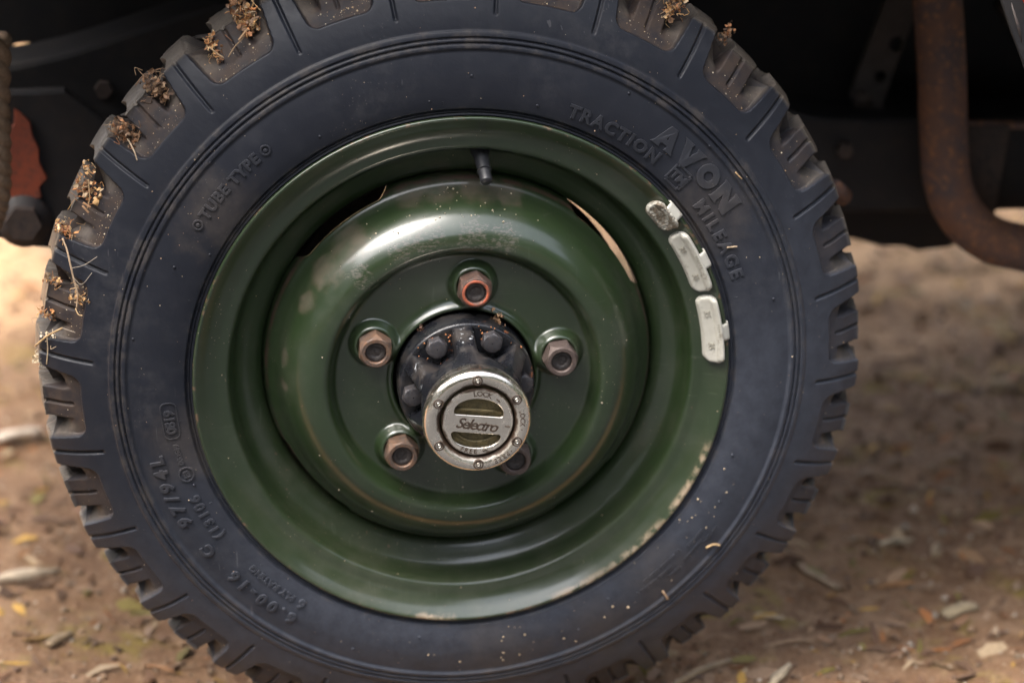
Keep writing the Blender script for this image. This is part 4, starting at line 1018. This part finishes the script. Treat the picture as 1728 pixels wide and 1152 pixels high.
# ------------------------------------------------------------------ gravel, litter and sprouts on the ground
rng = np.random.default_rng(21); pts, cols, sizes = [], [], []
PAL = np.array([(.26, .18, .12), (.20, .13, .09), (.34, .25, .17), (.15, .09, .06), (.32, .21, .13), (.48, .40, .32), (.22, .12, .07)])
N1 = 17000
xx = rng.uniform(-.75, 1.25, N1); yy = -.12 + 1.9 * rng.random(N1) ** 1.25
zz = ground_z(xx, yy); s_ = rng.choice([.0012, .002, .003, .0048, .007], N1, p=[.40, .36, .18, .05, .01])
cc = PAL[rng.integers(0, len(PAL), N1)] * rng.uniform(.55, 1.15, (N1, 1))
gv = grains('gravel', np.stack([xx, yy, zz + s_ * .3], 1), cc, s_, MT['stone'])
tag(gv, 'small grey and brown gravel scattered in the dirt', 'gravel', kind='stuff')
rngp = random.Random(31); V, F, T = [], [], []
LIT = [(.34, .21, .12), (.24, .13, .07), (.44, .32, .20), (.32, .13, .045), (.15, .085, .05), (.46, .27, .07), (.26, .17, .11), (.19, .145, .04), (.14, .075, .045), (.20, .11, .065)]
for _ in range(5200):
    x = rngp.uniform(-.75, 1.25); y = -.1 + 1.9 * rngp.random() ** 1.2; z = float(ground_z(x, y)) + .002
    L = rngp.choice([.004, .006, .008, .010, .013, .017]); Wd = L * rngp.uniform(.12, .5); a = rngp.uniform(0, 6.28)
    ax = Vector((math.cos(a), math.sin(a), rngp.uniform(-.25, .25))); sdv = Vector((-math.sin(a), math.cos(a), rngp.uniform(-.5, .5)))
    col = rngp.choice(LIT); k = rngp.uniform(.6, 1.2); b = len(V); cv = rngp.uniform(-.1, .3)
    for i, q in enumerate((-1, 0, 1)):
        c = Vector((x, y, z)) + ax * L * q + Vector((0, 0, (1 - abs(q)) * cv * L)); wv = Wd * (.5, 1, .4)[i]
        V += [tuple(c + sdv * wv), tuple(c - sdv * wv)]; T += [(col[0] * k, col[1] * k, col[2] * k, 1)] * 2
    F += [[b, b + 1, b + 3, b + 2], [b + 2, b + 3, b + 5, b + 4]]
tag(mk('leaf_litter', V, F, MT['tint'], attrs={'tint': ('FLOAT_COLOR', T)}), 'crumbled brown leaf and bark litter on the dirt', 'litter', kind='stuff')
V, F, T = [], [], []
for _ in range(150):
    x = rngp.uniform(-.7, 1.2); y = rngp.uniform(.0, 1.7)
    if vnoise(np.array([x * 3.]), np.array([y * 3.]), 8)[0] < .05: continue
    for _b in range(rngp.randint(4, 9)):
        L = rngp.uniform(.008, .022); a = rngp.uniform(0, 6.28); p0 = Vector((x + rngp.gauss(0, .006), y + rngp.gauss(0, .006), 0)); p0.z = float(ground_z(p0.x, p0.y))
        tip = p0 + Vector((math.cos(a) * L * .7, math.sin(a) * L * .7, L * .8)); mid = p0 + Vector((math.cos(a) * L * .25, math.sin(a) * L * .25, L * .55)); sdv = Vector((-math.sin(a), math.cos(a), 0)) * .0011
        b = len(V); V += [tuple(p0 + sdv), tuple(p0 - sdv), tuple(mid + sdv), tuple(mid - sdv), tuple(tip)]
        g = rngp.uniform(.6, 1.2); T += [(.13 * g, .17 * g, .035 * g, 1)] * 5; F += [[b, b + 1, b + 3, b + 2], [b + 2, b + 3, b + 4]]
tag(mk('grass_sprouts', V, F, MT['tint'], attrs={'tint': ('FLOAT_COLOR', T)}), 'sparse short green grass sprouts in the dirt', 'grass', kind='stuff')
# bigger chips and leaves one can pick out
def chip(name, label, cat, x, y, L, Wd, a, col, seed, group, leaf=False):
    r_ = random.Random(seed); V, F, T = [], [], []; n = 7
    ax = Vector((math.cos(a), math.sin(a), r_.uniform(-.06, .12))); sdv = Vector((-math.sin(a), math.cos(a), r_.uniform(-.2, .3))); th = .0008 if leaf else Wd * .13
    bow = r_.uniform(.02, .09) * L; side = r_.uniform(-.08, .08) * L
    for i in range(n):
        q = i / (n - 1); wv = Wd * (math.sin(math.pi * min(max(q, .06), .94)) ** .7 if leaf else (.55 + .45 * math.sin(math.pi * q))) * r_.uniform(.55, 1.15)
        c = ax * L * (q - .5) + Vector((0, 0, math.sin(q * 3.14) * bow + th)) + sdv * side * math.sin(q * 3.14)
        for u, zz_ in ((1, 0), (.5, th), (-.5, th * .9), (-1, 0), (-.6, -th), (.6, -th)): V.append(tuple(c + ax * (L * r_.uniform(-.06, .06)) + sdv * wv * u * .5 * r_.uniform(.8, 1.2) + Vector((0, 0, zz_ + (abs(u) * .25 * Wd if leaf else 0))))); kk = r_.uniform(.55, 1.05); T.append((*[k * kk for k in col], 1))
    for i in range(n - 1):
        for k in range(6): F.append([i * 6 + k, i * 6 + (k + 1) % 6, (i + 1) * 6 + (k + 1) % 6, (i + 1) * 6 + k])
    F += [[5, 4, 3, 2, 1, 0], [(n - 1) * 6 + k for k in range(6)]]
    tag(mk(name, V, F, MT['tint'], attrs={'tint': ('FLOAT_COLOR', T)}, loc=(x, y, float(ground_z(x, y)) + .003)), label, cat, group)
PALE = (.36, .26, .16); CREAM = (.44, .35, .24); ORA = (.44, .22, .09)
SPEC = [('pale oval wood chip lying on the dirt right of the tyre', .491, .344, .040, .013, .1, CREAM), ('pale upright wedge-shaped chip right of the oval chip', .530, .322, .034, .012, 1.2, PALE),
        ('long pale curved stick beside the bottom of the tyre', .228, .090, .075, .011, .45, PALE), ('long straight brown stick at the lower right', .325, .133, .048, .006, .05, (.36, .24, .15)),
        ('broad cream bark flake at the bottom right of the tyre', .300, .070, .055, .016, .9, CREAM), ('tan curled chip in the middle of the right-hand dirt', .513, .189, .045, .018, .5, (.42, .33, .21)),
        ('orange-tan sliver in the right-hand dirt', .466, .252, .036, .010, -.1, ORA), ('curved tan bark strip just right of the lower tread', .395, .275, .046, .010, -1.0, (.40, .29, .19)),
        ('thin cream splinter at the bottom right corner', .500, .030, .045, .006, -.5, CREAM), ('pale bark flake in the left-hand dirt', -.415, .385, .075, .020, .2, (.50, .40, .29)),
        ('pale rounded chip at the lower left', -.372, .244, .030, .015, .8, PALE), ('orange twig at the lower left beside the tread', -.276, .185, .034, .005, -.6, (.48, .25, .12)),
        ('large whitish chip far out on the left-hand dirt', -.445, .756, .060, .028, .1, (.60, .50, .40))]
for k, (lb, x, y, L, Wd, a, col) in enumerate(SPEC): chip('wood_chip', lb, 'wood chip', x, y, L, Wd, a, col, 50 + k, 'wood chips on the ground')
rl = random.Random(77)
for k in range(20):
    right = rl.random() < .62
    x = rl.uniform(.28, .85) if right else rl.uniform(-.62, -.30); y = rl.uniform(.10, .85)
    chip('dry_leaf', 'small brown dry leaf scrap on the dirt right of the wheel' if right else 'small brown dry leaf scrap on the dirt left of the wheel', 'leaf', x, y, rl.uniform(.012, .028), rl.uniform(.006, .013), rl.uniform(0, 6.28), rl.choice([(.38, .22, .10), (.30, .15, .07), (.46, .34, .20), (.42, .22, .06)]), 200 + k, 'leaf scraps right of the wheel' if right else 'leaf scraps left of the wheel', True)
